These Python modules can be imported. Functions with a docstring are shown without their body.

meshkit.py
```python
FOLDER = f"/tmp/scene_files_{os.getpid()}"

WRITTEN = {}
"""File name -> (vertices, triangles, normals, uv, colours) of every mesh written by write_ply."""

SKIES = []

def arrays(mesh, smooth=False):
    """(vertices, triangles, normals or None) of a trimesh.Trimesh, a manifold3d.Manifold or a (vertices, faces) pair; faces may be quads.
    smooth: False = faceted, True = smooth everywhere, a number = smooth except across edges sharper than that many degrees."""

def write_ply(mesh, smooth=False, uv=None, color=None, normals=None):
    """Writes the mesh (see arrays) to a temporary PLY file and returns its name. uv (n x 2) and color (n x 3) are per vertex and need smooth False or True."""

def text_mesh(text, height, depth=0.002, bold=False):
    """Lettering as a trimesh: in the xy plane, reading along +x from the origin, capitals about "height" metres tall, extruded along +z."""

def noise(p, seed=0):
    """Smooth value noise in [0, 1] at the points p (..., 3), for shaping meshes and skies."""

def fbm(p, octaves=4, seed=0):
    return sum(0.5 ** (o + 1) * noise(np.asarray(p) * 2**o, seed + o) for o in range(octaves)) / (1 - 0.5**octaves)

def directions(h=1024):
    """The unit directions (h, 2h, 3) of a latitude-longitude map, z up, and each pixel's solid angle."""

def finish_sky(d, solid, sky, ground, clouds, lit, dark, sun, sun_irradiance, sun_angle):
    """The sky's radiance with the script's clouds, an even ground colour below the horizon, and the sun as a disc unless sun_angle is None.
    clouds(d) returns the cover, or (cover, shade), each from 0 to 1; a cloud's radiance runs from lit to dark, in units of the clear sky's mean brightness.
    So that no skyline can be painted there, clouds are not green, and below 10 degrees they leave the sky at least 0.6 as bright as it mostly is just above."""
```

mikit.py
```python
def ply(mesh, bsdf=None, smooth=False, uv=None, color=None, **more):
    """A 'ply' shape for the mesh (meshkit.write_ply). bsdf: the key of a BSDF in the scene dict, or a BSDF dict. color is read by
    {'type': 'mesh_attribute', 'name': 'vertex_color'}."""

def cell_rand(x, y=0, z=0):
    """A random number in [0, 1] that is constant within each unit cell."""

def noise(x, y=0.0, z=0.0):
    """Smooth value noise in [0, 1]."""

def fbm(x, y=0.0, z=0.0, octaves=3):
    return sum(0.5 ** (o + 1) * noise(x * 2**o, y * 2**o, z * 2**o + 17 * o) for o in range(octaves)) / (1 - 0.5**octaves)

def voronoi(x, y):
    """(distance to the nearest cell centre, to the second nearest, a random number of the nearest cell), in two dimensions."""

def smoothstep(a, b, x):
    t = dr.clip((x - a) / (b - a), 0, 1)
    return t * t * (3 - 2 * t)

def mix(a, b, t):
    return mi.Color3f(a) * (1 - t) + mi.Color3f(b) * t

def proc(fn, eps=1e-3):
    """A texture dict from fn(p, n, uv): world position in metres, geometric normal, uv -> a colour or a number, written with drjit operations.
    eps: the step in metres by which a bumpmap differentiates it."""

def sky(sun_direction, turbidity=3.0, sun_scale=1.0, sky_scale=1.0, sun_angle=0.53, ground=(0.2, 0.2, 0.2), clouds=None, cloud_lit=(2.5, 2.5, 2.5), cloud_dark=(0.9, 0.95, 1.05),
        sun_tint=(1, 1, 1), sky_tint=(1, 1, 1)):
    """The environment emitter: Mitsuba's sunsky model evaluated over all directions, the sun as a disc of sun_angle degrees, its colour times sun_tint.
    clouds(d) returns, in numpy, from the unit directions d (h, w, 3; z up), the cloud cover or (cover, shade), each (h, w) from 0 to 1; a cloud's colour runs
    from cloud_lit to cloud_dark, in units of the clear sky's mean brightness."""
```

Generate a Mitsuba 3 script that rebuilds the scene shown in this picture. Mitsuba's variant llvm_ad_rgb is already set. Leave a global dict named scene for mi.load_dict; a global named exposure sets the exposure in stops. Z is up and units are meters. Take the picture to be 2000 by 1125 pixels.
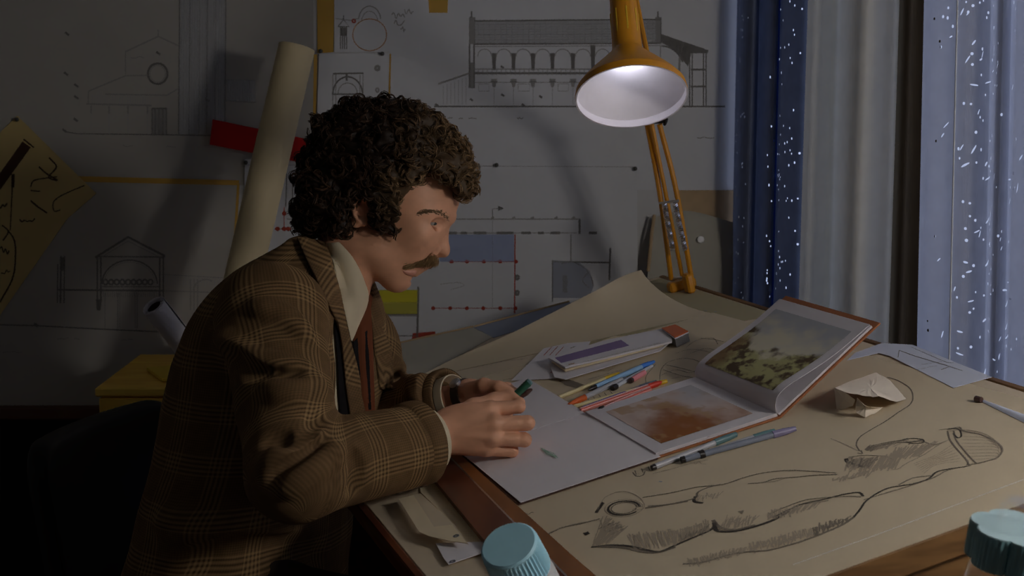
import math, random
import numpy as np
import trimesh
import shapely.geometry as sg
import manifold3d as m3
import drjit as dr
import mitsuba as mi
import mikit, meshkit
from scipy.ndimage import map_coordinates

random.seed(7)
rng = np.random.default_rng(7)
scene, labels = {}, {}
T = mi.ScalarTransform4f

# ------------------------------------------------------------------ camera, light, exposure
FPX, PITCH, EYE_H = 3000.0, math.radians(8.0), 1.40
EYE = np.array([0.0, 0.0, EYE_H])
RIGHT = np.array([1.0, 0, 0])
FORE = np.array([0, math.cos(PITCH), -math.sin(PITCH)])
DOWN = np.array([0, -math.sin(PITCH), -math.cos(PITCH)])
scene['camera'] = {'type': 'thinlens', 'fov': math.degrees(2 * math.atan(1000 / FPX)), 'fov_axis': 'x', 'near_clip': 0.05, 'far_clip': 60.0,
                   'aperture_radius': 0.0028, 'focus_distance': 2.35,
                   'to_world': T().look_at(origin=EYE.tolist(), target=(EYE + FORE).tolist(), up=[0, 0, 1])}
exposure = 0.82
AMBIENT = (0.005, 0.0055, 0.0065)
KEY_POS, KEY_R, KEY_L = np.array([1.16, 1.15, 1.56]), 0.11, (26.8, 25.1, 23.2)
WINDOW_L = (0.165, 0.20, 0.29)
BULB_L = (2.5, 2.55, 2.75)
scene['ambient_fill'] = {'type': 'constant', 'radiance': {'type': 'rgb', 'value': list(AMBIENT)}}  # dim even fill light, added all round the room


# ------------------------------------------------------------------ helpers: places
def P(x, y, d):
    return EYE + d * ((x - 1000) / FPX * RIGHT + (y - 562.5) / FPX * DOWN + FORE)


def onp(x, y, pt, n):
    r = P(x, y, 1.0) - EYE
    return EYE + ((pt - EYE) @ n) / (r @ n) * r


NN = np.array([-0.21605055, -0.07043332, 0.97383844])
UU = np.array([-0.30994919, 0.95075312, 0.0])
VV = np.array([0.92587994, 0.30184044, 0.22724149])
NN, UU = NN / np.linalg.norm(NN), UU / np.linalg.norm(UU)
VV = np.cross(UU, NN)
OO = P(1015, 992, 2.1)
YW = 3.36


def B(u, v, h=0.0):
    """A point of the drafting board: u along it, v across it, h above it."""
    return OO + u * UU + v * VV + h * NN


def TP(x, y, h=0.0):
    return onp(x, y, OO + NN * h, NN)


def UV(x, y, h=0.0):
    q = TP(x, y, h) - OO
    return q @ UU, q @ VV


def WP(x, y, h=0.0):
    return onp(x, y, np.array([0, YW - h, 0]), np.array([0, -1.0, 0]))


def unit(v):
    v = np.asarray(v, float)
    return v / np.linalg.norm(v)


# ------------------------------------------------------------------ helpers: meshes
def mesh(v, f):
    f = np.asarray(f, int)
    if f.shape[1] == 4:
        f = np.vstack([f[:, [0, 1, 2]], f[:, [0, 2, 3]]])
    return trimesh.Trimesh(np.asarray(v, float), f, process=False)


def join(ms):
    return trimesh.util.concatenate([m for m in ms if m is not None])


def smoothline(pts, n=8):
    """Catmull-Rom through the points."""
    p = np.asarray(pts, float)
    if len(p) < 3:
        return p
    q = np.vstack([2 * p[0] - p[1], p, 2 * p[-1] - p[-2]])
    out = []
    for i in range(1, len(q) - 2):
        t = np.linspace(0, 1, n, endpoint=False)[:, None]
        a, b, c, d = q[i - 1], q[i], q[i + 1], q[i + 2]
        out.append(0.5 * (2 * b + (c - a) * t + (2 * a - 5 * b + 4 * c - d) * t**2 + (3 * b - a - 3 * c + d) * t**3))
    return np.vstack(out + [p[-1:]])


def tube(points, radii, sides=10, cap=True):
    p = np.asarray(points, float)
    r = np.broadcast_to(np.asarray(radii, float), (len(p),))
    t = np.gradient(p, axis=0)
    t /= np.linalg.norm(t, axis=1, keepdims=True) + 1e-12
    a0 = np.cross(t[0], [0, 0, 1.0] if abs(t[0][2]) < 0.9 else [1.0, 0, 0])
    A = []
    for i in range(len(p)):
        a0 = a0 - t[i] * (a0 @ t[i])
        a0 = a0 / (np.linalg.norm(a0) + 1e-12)
        A.append(a0)
    A = np.array(A)
    Bn = np.cross(t, A)
    ang = np.arange(sides) * 2 * np.pi / sides
    v = p[:, None] + r[:, None, None] * (np.cos(ang)[None, :, None] * A[:, None] + np.sin(ang)[None, :, None] * Bn[:, None])
    v = v.reshape(-1, 3)
    i, j = np.meshgrid(np.arange(len(p) - 1), np.arange(sides), indexing='ij')
    q = np.stack([i * sides + j, i * sides + (j + 1) % sides, (i + 1) * sides + (j + 1) % sides, (i + 1) * sides + j], -1).reshape(-1, 4)
    f = np.vstack([q[:, [0, 1, 2]], q[:, [0, 2, 3]]])
    if cap:
        k = len(v)
        v = np.vstack([v, p[:1], p[-1:]])
        jj = np.arange(sides)
        last = (len(p) - 1) * sides
        f = np.vstack([f, np.stack([(jj + 1) % sides, jj, jj * 0 + k], 1), np.stack([last + jj, last + (jj + 1) % sides, jj * 0 + k + 1], 1)])
    return mesh(v, f)


def frame(axis, ref=(0, 0, 1.0)):
    z = unit(axis)
    ref = np.asarray(ref, float)
    if abs(z @ unit(ref)) > 0.98:
        ref = np.array([1.0, 0, 0])
    x = unit(np.cross(ref, z))
    return x, np.cross(z, x), z


def lathe(profile, origin, axis, sides=48, ref=(0, 0, 1.0)):
    """profile: (radius, distance along the axis) pairs."""
    x, y, z = frame(axis, ref)
    pr = np.asarray(profile, float)
    ang = np.arange(sides) * 2 * np.pi / sides
    v = np.asarray(origin)[None, None] + pr[:, None, 1:2] * z + pr[:, None, 0:1] * (np.cos(ang)[None, :, None] * x + np.sin(ang)[None, :, None] * y)
    n = len(pr)
    i, j = np.meshgrid(np.arange(n - 1), np.arange(sides), indexing='ij')
    q = np.stack([i * sides + j, i * sides + (j + 1) % sides, (i + 1) * sides + (j + 1) % sides, (i + 1) * sides + j], -1).reshape(-1, 4)
    return mesh(v.reshape(-1, 3), q)


def obox(center, ax, ay, az, sx, sy, sz, bevel=0.0):
    """A box along the unit axes, its edges chamfered by bevel (in metres)."""
    c = np.asarray(center, float)
    M = np.stack([ax, ay, az])
    h = np.array([sx, sy, sz]) / 2
    pts = []
    b = min(bevel, h.min() * 0.9)
    for s in np.ndindex(2, 2, 2):
        s = np.array(s) * 2 - 1
        if b <= 0:
            pts.append(s * h)
        else:
            for k in range(3):
                q = h - b
                q[k] = h[k]
                pts.append(s * q)
    m = trimesh.convex.convex_hull(np.array(pts))
    m.vertices = m.vertices @ M + c
    return m


X3, Y3, Z3 = np.eye(3)


def box(x0, x1, y0, y1, z0, z1, bevel=0.0):
    return obox([(x0 + x1) / 2, (y0 + y1) / 2, (z0 + z1) / 2], X3, Y3, Z3, x1 - x0, y1 - y0, z1 - z0, bevel)


def board_box(u0, u1, v0, v1, h0, h1, bevel=0.0):
    return obox(B((u0 + u1) / 2, (v0 + v1) / 2, (h0 + h1) / 2), UU, VV, NN, u1 - u0, v1 - v0, h1 - h0, bevel)


def slab(points, normal, thick):
    """A flat polygon of world points (on a plane) given a thickness along normal."""
    p = np.asarray(points, float)
    x, y, z = frame(normal, p[1] - p[0])
    o = p[0]
    q = np.stack([(p - o) @ x, (p - o) @ y], 1)
    poly = sg.Polygon(q).buffer(0)
    m = trimesh.creation.extrude_polygon(poly, thick, engine='earcut')
    v = np.asarray(m.vertices)
    m.vertices = o + v[:, :1] * x + v[:, 1:2] * y + v[:, 2:] * z
    return m


def grid(rows, thick=0.0, closed=False):
    """A sheet through rows of points, given a thickness along its normals."""
    g = np.asarray(rows, float)
    n, m = g.shape[:2]
    i, j = np.meshgrid(np.arange(n - 1), np.arange(m - 1), indexing='ij')
    q = np.stack([i * m + j, i * m + j + 1, (i + 1) * m + j + 1, (i + 1) * m + j], -1).reshape(-1, 4)
    v = g.reshape(-1, 3)
    if thick <= 0:
        return mesh(v, q)
    nn = np.cross(np.gradient(g, axis=0), np.gradient(g, axis=1))
    nn /= np.linalg.norm(nn, axis=2, keepdims=True) + 1e-12
    w = (g + nn * thick).reshape(-1, 3)
    k = len(v)
    edge = np.concatenate([np.arange(m), np.arange(1, n) * m + m - 1, (n - 1) * m + np.arange(m - 2, -1, -1), np.arange(n - 2, 0, -1) * m])
    e2 = np.roll(edge, -1)
    side = np.stack([edge, e2, e2 + k, edge + k], 1)
    return mesh(np.vstack([v, w]), np.vstack([q[:, ::-1], q + k, side]))


def strip(a, b, nu=24, nv=5, bulge=0.0, direction=None, thick=0.002):
    """A sheet between two lines, bulging along direction."""
    def res(c):
        c = smoothline(c, 8)
        s = np.concatenate([[0], np.cumsum(np.linalg.norm(np.diff(c, axis=0), axis=1))])
        return np.stack([np.interp(np.linspace(0, s[-1], nu), s, c[:, k]) for k in range(3)], 1)
    a, b = res(a), res(b)
    t = np.linspace(0, 1, nv)
    g = a[:, None] * (1 - t[None, :, None]) + b[:, None] * t[None, :, None]
    if direction is not None:
        g = g + bulge * np.sin(np.pi * t)[None, :, None] * np.asarray(direction)[None, None]
    return grid(g, thick)


def ribbon(points, width, normal):
    """A flat pen line on a plane: width in metres, tapering at its ends."""
    p = np.asarray(points, float)
    w = np.broadcast_to(np.asarray(width, float), (len(p),))
    t = np.gradient(p, axis=0)
    s = np.cross(normal, t)
    s /= np.linalg.norm(s, axis=1, keepdims=True) + 1e-12
    v = np.stack([p + s * w[:, None] / 2, p - s * w[:, None] / 2], 1).reshape(-1, 3)
    i = np.arange(len(p) - 1) * 2
    return mesh(v, np.stack([i, i + 1, i + 3, i + 2], 1))


class Pen:
    """Collects lines drawn on a flat sheet; each tone becomes one mesh."""

    def __init__(self, place, normal, dist):
        self.place, self.normal, self.dist, self.tones = place, np.asarray(normal, float), dist, {}

    def line(self, pts, w=1.6, tone='mid', curve=False):
        pts = np.asarray(pts, float)
        if curve:
            pts = smoothline(pts, 7)
        q = np.array([self.place(x, y) for x, y in pts])
        ww = np.broadcast_to(np.asarray(w, float), (len(q),)) * self.dist / FPX
        self.tones.setdefault(tone, []).append(ribbon(q, ww, self.normal))

    def fill(self, pts, tone):
        q = np.array([self.place(x, y) for x, y in pts])
        v, f = q, [[0, i, i + 1] for i in range(1, len(q) - 1)]
        self.tones.setdefault(tone, []).append(mesh(v, f))

    def poly(self, pts, w=1.6, tone='mid'):
        self.line(list(pts) + [pts[0]], w, tone)

    def rect(self, x0, y0, x1, y1, w=1.6, tone='mid'):
        self.poly([(x0, y0), (x1, y0), (x1, y1), (x0, y1)], w, tone)

    def arc(self, cx, cy, rx, ry, a0, a1, w=1.6, tone='mid', n=22):
        a = np.radians(np.linspace(a0, a1, n))
        self.line(np.stack([cx + rx * np.cos(a), cy - ry * np.sin(a)], 1), w, tone)

    def hatch(self, quad, n, w=1.0, tone='light', jitter=0.0):
        a, b, c, d = [np.array(q, float) for q in quad]
        for i in range(n):
            t = (i + 0.5) / n
            j = rng.normal(0, jitter, 4) if jitter else np.zeros(4)
            self.line([a + (b - a) * t + j[:2], d + (c - d) * t + j[2:]], w, tone)

    def scribble(self, x, y, w, h, n=6, wd=1.2, tone='mid'):
        q = np.stack([x + np.linspace(0, w, n), y + rng.uniform(-h, h, n)], 1)
        self.line(q, wd, tone, True)

    def build(self, parent, names):
        for tone, ms in self.tones.items():
            put(f'{parent}__{names.get(tone, "drawing")}', join(ms), 'ink_' + tone, kind='stuff')


# ------------------------------------------------------------------ helpers: the scene's entries
def put(key, m, mat, label=None, category=None, group=None, kind=None, smooth=False, **kw):
    base, k = key, 0
    while key in scene:
        k += 1
        key = f'{base}_{k:03d}'
    scene[key] = mikit.ply(m, 'mat_' + mat, smooth=smooth, **kw)
    tell(key, label, category, group, kind)
    return key


def tell(key, label=None, category=None, group=None, kind=None):
    d = {a: b for a, b in dict(label=label, category=category, group=group, kind=kind).items() if b}
    if d:
        labels[key] = d


def material(name, color, rough=0.6, metal=0.0, spec=0.3, bump=None, bump_scale=0.0, **kw):
    c = mikit.proc(color) if callable(color) else {'type': 'rgb', 'value': list(map(float, color))}
    b = {'type': 'principled', 'base_color': c, 'roughness': rough, 'metallic': metal, 'specular': spec, **kw}
    if bump is not None:
        b = {'type': 'bumpmap', 'arbitrary': mikit.proc(bump), 'scale': bump_scale, 'bsdf': b}
    scene['mat_' + name] = {'type': 'twosided', 'bsdf': b}


# ------------------------------------------------------------------ helpers: soft sculpting
class Vol:
    def __init__(self, lo, hi, h):
        self.lo, self.h = np.asarray(lo, float), h
        self.n = np.ceil((np.asarray(hi, float) - self.lo) / h).astype(int) + 1
        self.f = np.full(self.n, 0.06, np.float32)

    def local(self, lo, hi):
        a = np.clip(np.floor((np.asarray(lo) - self.lo) / self.h).astype(int), 0, self.n)
        b = np.clip(np.ceil((np.asarray(hi) - self.lo) / self.h).astype(int) + 1, 0, self.n)
        s = tuple(slice(i, j) for i, j in zip(a, b))
        g = np.stack(np.meshgrid(*[self.lo[k] + self.h * np.arange(a[k], b[k]) for k in range(3)], indexing='ij'), -1)
        return s, g

    def all(self):
        return np.stack(np.meshgrid(*[self.lo[k] + self.h * np.arange(self.n[k]) for k in range(3)], indexing='ij'), -1)

    def put(self, prim, k=0.01, cut=False):
        fn, lo, hi = prim
        m = k + 0.02
        s, g = self.local(lo - m, hi + m)
        if g.size == 0:
            return self
        d, f = fn(g).astype(np.float32), self.f[s]
        if cut:
            d = -d
            h = np.maximum(k - np.abs(f - d), 0) / k
            self.f[s] = np.maximum(f, d) + h * h * k * 0.25
        else:
            h = np.maximum(k - np.abs(f - d), 0) / k
            self.f[s] = np.minimum(f, d) - h * h * k * 0.25
        return self

    def at(self, pts):
        q = (np.asarray(pts, float) - self.lo) / self.h
        return map_coordinates(self.f, q.T, order=1, mode='nearest')

    def hit(self, x, y, d0, d1, lift=0.0):
        """Depth at which the picture ray (x, y) first meets the surface lifted by lift, or None."""
        d = np.arange(d0, d1, 0.0015)
        pts = np.array([P(x, y, 1.0) - EYE]) * d[:, None] + EYE
        on = np.nonzero(self.at(pts) < lift)[0]
        return d[on[0]] if len(on) else None

    def mesh(self):
        f, n = self.f.copy(), self.n
        for k in range(3):
            for j in (0, -1):
                w = tuple(j if i == k else slice(None) for i in range(3))
                f[w] = np.maximum(f[w], 0.001)
        c = [f[i:n[0] - 1 + i, j:n[1] - 1 + j, k:n[2] - 1 + k] for i in (0, 1) for j in (0, 1) for k in (0, 1)]
        neg = sum((x < 0).astype(np.uint8) for x in c)
        act = (neg > 0) & (neg < 8)
        idx = np.argwhere(act)
        vals = np.stack([x[act] for x in c], 1).astype(float)
        corner = np.array([[i, j, k] for i in (0, 1) for j in (0, 1) for k in (0, 1)], float)
        acc, cnt = np.zeros((len(idx), 3)), np.zeros(len(idx))
        for a in range(8):
            for b in range(a + 1, 8):
                if np.abs(corner[a] - corner[b]).sum() != 1:
                    continue
                va, vb = vals[:, a], vals[:, b]
                cr = (va < 0) != (vb < 0)
                t = np.where(cr, va / np.where(cr, va - vb, 1), 0)
                acc += np.where(cr[:, None], corner[a] + t[:, None] * (corner[b] - corner[a]), 0)
                cnt += cr
        v = self.lo + self.h * (idx + acc / cnt[:, None])
        num = np.full(act.shape, -1, np.int64)
        num[act] = np.arange(len(idx))
        quads = []
        for ax in range(3):
            lo = [slice(1, n[k] - 1) for k in range(3)]
            lo[ax] = slice(0, n[ax] - 1)
            hi = list(lo)
            hi[ax] = slice(1, n[ax])
            A, Bf = f[tuple(lo)] < 0, f[tuple(hi)] < 0
            e = np.argwhere(A != Bf)
            if not len(e):
                continue
            flip = A[tuple(e.T)]
            e = e + np.array([0 if k == ax else 1 for k in range(3)])
            o1, o2 = [k for k in range(3) if k != ax]
            if ax == 1:
                o1, o2 = o2, o1
            def cell(d1, d2):
                q = e.copy()
                q[:, o1] -= d1
                q[:, o2] -= d2
                return num[tuple(q.T)]
            q = np.stack([cell(1, 1), cell(0, 1), cell(0, 0), cell(1, 0)], 1)
            q[~flip] = q[~flip][:, ::-1]
            quads.append(q)
        q = np.vstack(quads)
        q = q[(q >= 0).all(1)]
        return mesh(v, q)


def capsule(a, b, r1, r2=None):
    a, b = np.asarray(a, float), np.asarray(b, float)
    r2 = r1 if r2 is None else r2
    ab = b - a
    L = max(ab @ ab, 1e-12)

    def fn(p):
        t = np.clip((p - a) @ ab / L, 0, 1)
        return np.linalg.norm(p - a - t[..., None] * ab, axis=-1) - (r1 + (r2 - r1) * t)
    r = max(r1, r2)
    return fn, np.minimum(a, b) - r, np.maximum(a, b) + r


def ball(c, r):
    return capsule(c, c, r)


def ellipsoid(c, radii, axes=None):
    c, radii = np.asarray(c, float), np.asarray(radii, float)
    M = np.eye(3) if axes is None else np.stack(axes)

    def fn(p):
        q = (p - c) @ M.T
        k0 = np.linalg.norm(q / radii, axis=-1)
        k1 = np.linalg.norm(q / radii**2, axis=-1) + 1e-9
        return k0 * (k0 - 1) / k1
    e = np.abs(M.T) @ radii
    return fn, c - e, c + e


def taubin(m, n=6):
    """Smooths without shrinking."""
    from scipy.sparse import csr_matrix
    v, f = np.asarray(m.vertices).copy(), np.asarray(m.faces)
    e = np.vstack([f[:, [0, 1]], f[:, [1, 2]], f[:, [2, 0]]])
    e = np.unique(np.vstack([e, e[:, ::-1]]), axis=0)
    A = csr_matrix((np.ones(len(e)), (e[:, 0], e[:, 1])), shape=(len(v), len(v)))
    deg = np.maximum(np.asarray(A.sum(1)), 1)
    for _ in range(n):
        v += 0.5 * (A @ v / deg - v)
        v -= 0.52 * (A @ v / deg - v)
    return mesh(v, f)

# ------------------------------------------------------------------ materials
N3, FB, SS, MX = mikit.noise, mikit.fbm, mikit.smoothstep, mikit.mix


def wood(c0, c1, sx=8.0, sy=60.0, sz=60.0):
    def fn(p, n, uv):
        g = FB(p.x * sx, p.y * sy, p.z * sz, 3)
        return MX(c0, c1, SS(0.3, 0.75, g))
    return fn


def mottled(c, amount=0.08, s=9.0):
    c = np.array(c)
    a, b = (c * (1 - amount)).tolist(), np.minimum(c * (1 + amount), 0.95).tolist()

    def fn(p, n, uv):
        return MX(a, b, FB(p.x * s, p.y * s, p.z * s, 3))
    return fn


material('wall_paint', mottled((0.56, 0.56, 0.57), 0.06, 3.0), 0.9, spec=0.1)
material('floor_wood', wood((0.05, 0.03, 0.018), (0.10, 0.06, 0.035), 3, 30, 1), 0.5)
material('ceiling_paint', (0.22, 0.22, 0.21), 0.9, spec=0.1)
material('dark_panel', (0.012, 0.010, 0.010), 0.7, spec=0.15)
material('brown_trim', (0.10, 0.045, 0.03), 0.5)
material('wall_sheet', mottled((0.62, 0.63, 0.66), 0.05, 5.0), 0.85, spec=0.1)
material('darker_sheet', mottled((0.415, 0.40, 0.375), 0.06, 5.0), 0.85, spec=0.1)  # darker, warmer tone for the two drawings at the left
material('tracing_sheet', mottled((0.58, 0.45, 0.20), 0.13, 6.0), 0.7, spec=0.15)
material('ochre_tape', (0.50, 0.30, 0.06), 0.6)
material('red_card', (0.42, 0.012, 0.012), 0.55)
material('kraft_tube', mottled((0.60, 0.50, 0.31), 0.06, 12.0), 0.7)
material('tube_hole', (0.015, 0.012, 0.01), 0.9, spec=0.05)
material('white_paper', mottled((0.74, 0.72, 0.76), 0.02, 7.0), 0.8, spec=0.12)
material('beige_paper', mottled((0.60, 0.51, 0.37), 0.06, 7.0), 0.85, spec=0.1)
material('cream_paper', mottled((0.70, 0.60, 0.42), 0.05, 9.0), 0.8, spec=0.12)
material('grey_card', mottled((0.42, 0.40, 0.34), 0.05, 8.0), 0.85, spec=0.1)
material('blue_white_paper', (0.60, 0.64, 0.76), 0.75, spec=0.15)
material('cork', mottled((0.46, 0.33, 0.20), 0.15, 40.0), 0.9, spec=0.05)
material('pine', wood((0.74, 0.44, 0.06), (0.88, 0.60, 0.11), 6, 40, 50), 0.5)
material('yellow_folder', (0.70, 0.50, 0.05), 0.6)
material('board_laminate', mottled((0.62, 0.52, 0.38), 0.05, 10.0), 0.6)
material('table_wood', wood((0.12, 0.06, 0.022), (0.21, 0.11, 0.04), 10, 10, 60), 0.5)
material('dark_red_wood', wood((0.075, 0.02, 0.010), (0.14, 0.042, 0.017), 20, 6, 40), 0.38, spec=0.5)
material('orange_wood', wood((0.16, 0.055, 0.015), (0.27, 0.105, 0.03), 20, 6, 40), 0.4, spec=0.5)
material('metal', (0.62, 0.62, 0.64), 0.3, 1.0)
material('chrome', (0.75, 0.75, 0.78), 0.15, 1.0)
material('black_plastic', (0.006, 0.0055, 0.0055), 0.5, spec=0.2)
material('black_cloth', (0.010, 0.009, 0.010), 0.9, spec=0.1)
material('lamp_yellow', (0.62, 0.26, 0.012), 0.28, spec=0.5, clearcoat=0.5, clearcoat_gloss=0.9)
material('lamp_white', (0.80, 0.77, 0.82), 0.5)
for nm, c in dict(dark=(0.05, 0.048, 0.045), mid=(0.17, 0.165, 0.16), light=(0.29, 0.285, 0.28), faint=(0.38, 0.38, 0.39), red=(0.33, 0.05, 0.035), blue=(0.33, 0.38, 0.55),
                  navy=(0.30, 0.32, 0.38), yellow=(0.62, 0.56, 0.05), ochre=(0.45, 0.42, 0.08), brown=(0.06, 0.03, 0.02), graphite=(0.19, 0.16, 0.125),
                  charcoal=(0.055, 0.048, 0.042), pencil=(0.37, 0.31, 0.235), white=(0.8, 0.78, 0.74), green=(0.25, 0.42, 0.33), rust=(0.40, 0.20, 0.09), violet=(0.25, 0.19, 0.36), shade=(0.39, 0.395, 0.41)).items():
    material('ink_' + nm, c, 0.85, spec=0.1)

# ------------------------------------------------------------------ the room
S = 'structure'
WALL_R0, WALL_R1 = np.array([0.46, YW + 0.80]), np.array([2.34, -1.2])
put('wall_back', box(-2.6, 0.528, YW, YW + 0.12, 0.0, 2.7), 'wall_paint', 'pale wall behind the man, almost covered with pinned drawings', kind=S)
put('wall_left', box(-2.7, -2.6, -1.2, YW + 0.1, 0, 2.7), 'wall_paint', 'plain wall at the left end of the studio', kind=S)
wd = unit([*(WALL_R1 - WALL_R0), 0])
wn = np.cross(wd, Z3)
wn = wn if wn[0] > 0 else -wn
put('wall_right', obox([*((WALL_R0 + WALL_R1) / 2), 1.35] + wn * 0.05, wd, wn, Z3, np.linalg.norm(WALL_R1 - WALL_R0), 0.1, 2.7), 'wall_paint', 'plain wall hidden behind the curtains', kind=S)
put('wall_alcove', box(0.385, 0.445, YW + 0.12, YW + 0.9, 0, 2.7), 'wall_paint', 'short return wall of the window alcove behind the curtains', kind=S)
put('floor', box(-2.7, 2.5, -1.2, YW + 0.9, -0.1, 0.0), 'floor_wood', 'dark wooden floor', kind=S)
put('ceiling', box(-2.7, 2.5, -1.2, YW + 0.9, 2.7, 2.8), 'ceiling_paint', 'pale ceiling', kind=S)
put('wall_back__lower_panel', box(-2.58, -0.30, YW - 0.02, YW, 0.03, 0.635), 'dark_panel', 'black lower wall panel')
put('trim_1', box(-2.58, -0.30, YW - 0.03, YW, 0.636, 0.664, 0.004), 'brown_trim', 'thin brown rail along the top of the dark wall panel', kind=S)

# added key light: an unseen globe that lights the table from the right
put('added_key_lamp__globe', lathe([(1e-4, -KEY_R)] + [(KEY_R * math.sin(a), -KEY_R * math.cos(a)) for a in np.linspace(0.15, 2.95, 22)] + [(1e-4, KEY_R)], KEY_POS, Z3, 32), 'lamp_white', smooth=True,
    emitter={'type': 'area', 'radiance': {'type': 'rgb', 'value': list(KEY_L)}})
put('added_key_lamp__cord', tube([KEY_POS + [0, 0, KEY_R + 0.05], [KEY_POS[0], KEY_POS[1], 2.66]], 0.004, 8), 'black_plastic')
put('added_key_lamp__cap', lathe([(0.001, KEY_R + 0.055), (0.03, KEY_R + 0.05), (0.035, KEY_R - 0.008), (0.001, KEY_R - 0.008)], KEY_POS, Z3, 24), 'black_plastic')
put('added_key_lamp__ceiling_rose', lathe([(0.001, 2.655), (0.05, 2.665), (0.055, 2.7), (0.001, 2.7)], [KEY_POS[0], KEY_POS[1], 0], Z3, 24), 'lamp_white')
tell('added_key_lamp', 'white globe lamp added out of view as the key light', 'lamp')


# ------------------------------------------------------------------ papers on the wall
def wall_sheet(key, pts, h, mat='wall_sheet', label=None, category='drawing', group=None, thick=0.0007, **kw):
    return put(key, slab([WP(x, y, h) for x, y in pts], [0, -1.0, 0], thick), mat, label, category, group, **kw)


def wall_pen(h):
    return Pen(lambda x, y: WP(x, y, h), [0, -1.0, 0], 3.35)


# facade with a bell tower
wall_sheet('elevation_drawing', [(-60, -30), (612, -30), (614, 362), (-60, 362)], 0.0005, 'darker_sheet', label='large pinned elevation drawing of a gabled facade with a round window beside a tall tower', category='drawing')
w = wall_pen(0.0016)
w.fill([(351, -20), (442, -20), (440, 262), (349, 262)], 'shade')
w.hatch([(352, -20), (441, -20), (439, 261), (350, 261)], 17, 1.4, 'faint')
for x in (351, 371, 390, 405, 421, 441):
    w.line([(x, -20), (x - 2, 262)], 2.4, 'mid')
w.line([(245, 101), (309, 71), (350, 90)], 3.0, 'light')
w.line([(309, 58), (309, 72)], 2.2, 'light')
w.line([(245, 101), (245, 146)], 2.0, 'light')
w.hatch([(250, 104), (349, 104), (349, 122), (250, 122)], 9, 1.2, 'faint')
w.arc(308, 144, 19, 20, 0, 360, 4.2, 'mid', 40)
w.arc(308, 144, 15, 16, 0, 360, 1.5, 'light', 40)
w.line([(173, 178), (245, 148), (292, 147)], 2.6, 'light')
w.line([(173, 178), (172, 204)], 2.0, 'light')
w.line([(168, 203), (296, 206)], 3.2, 'light')
w.line([(206, 184), (326, 186), (350, 172)], 2.4, 'light')
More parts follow.
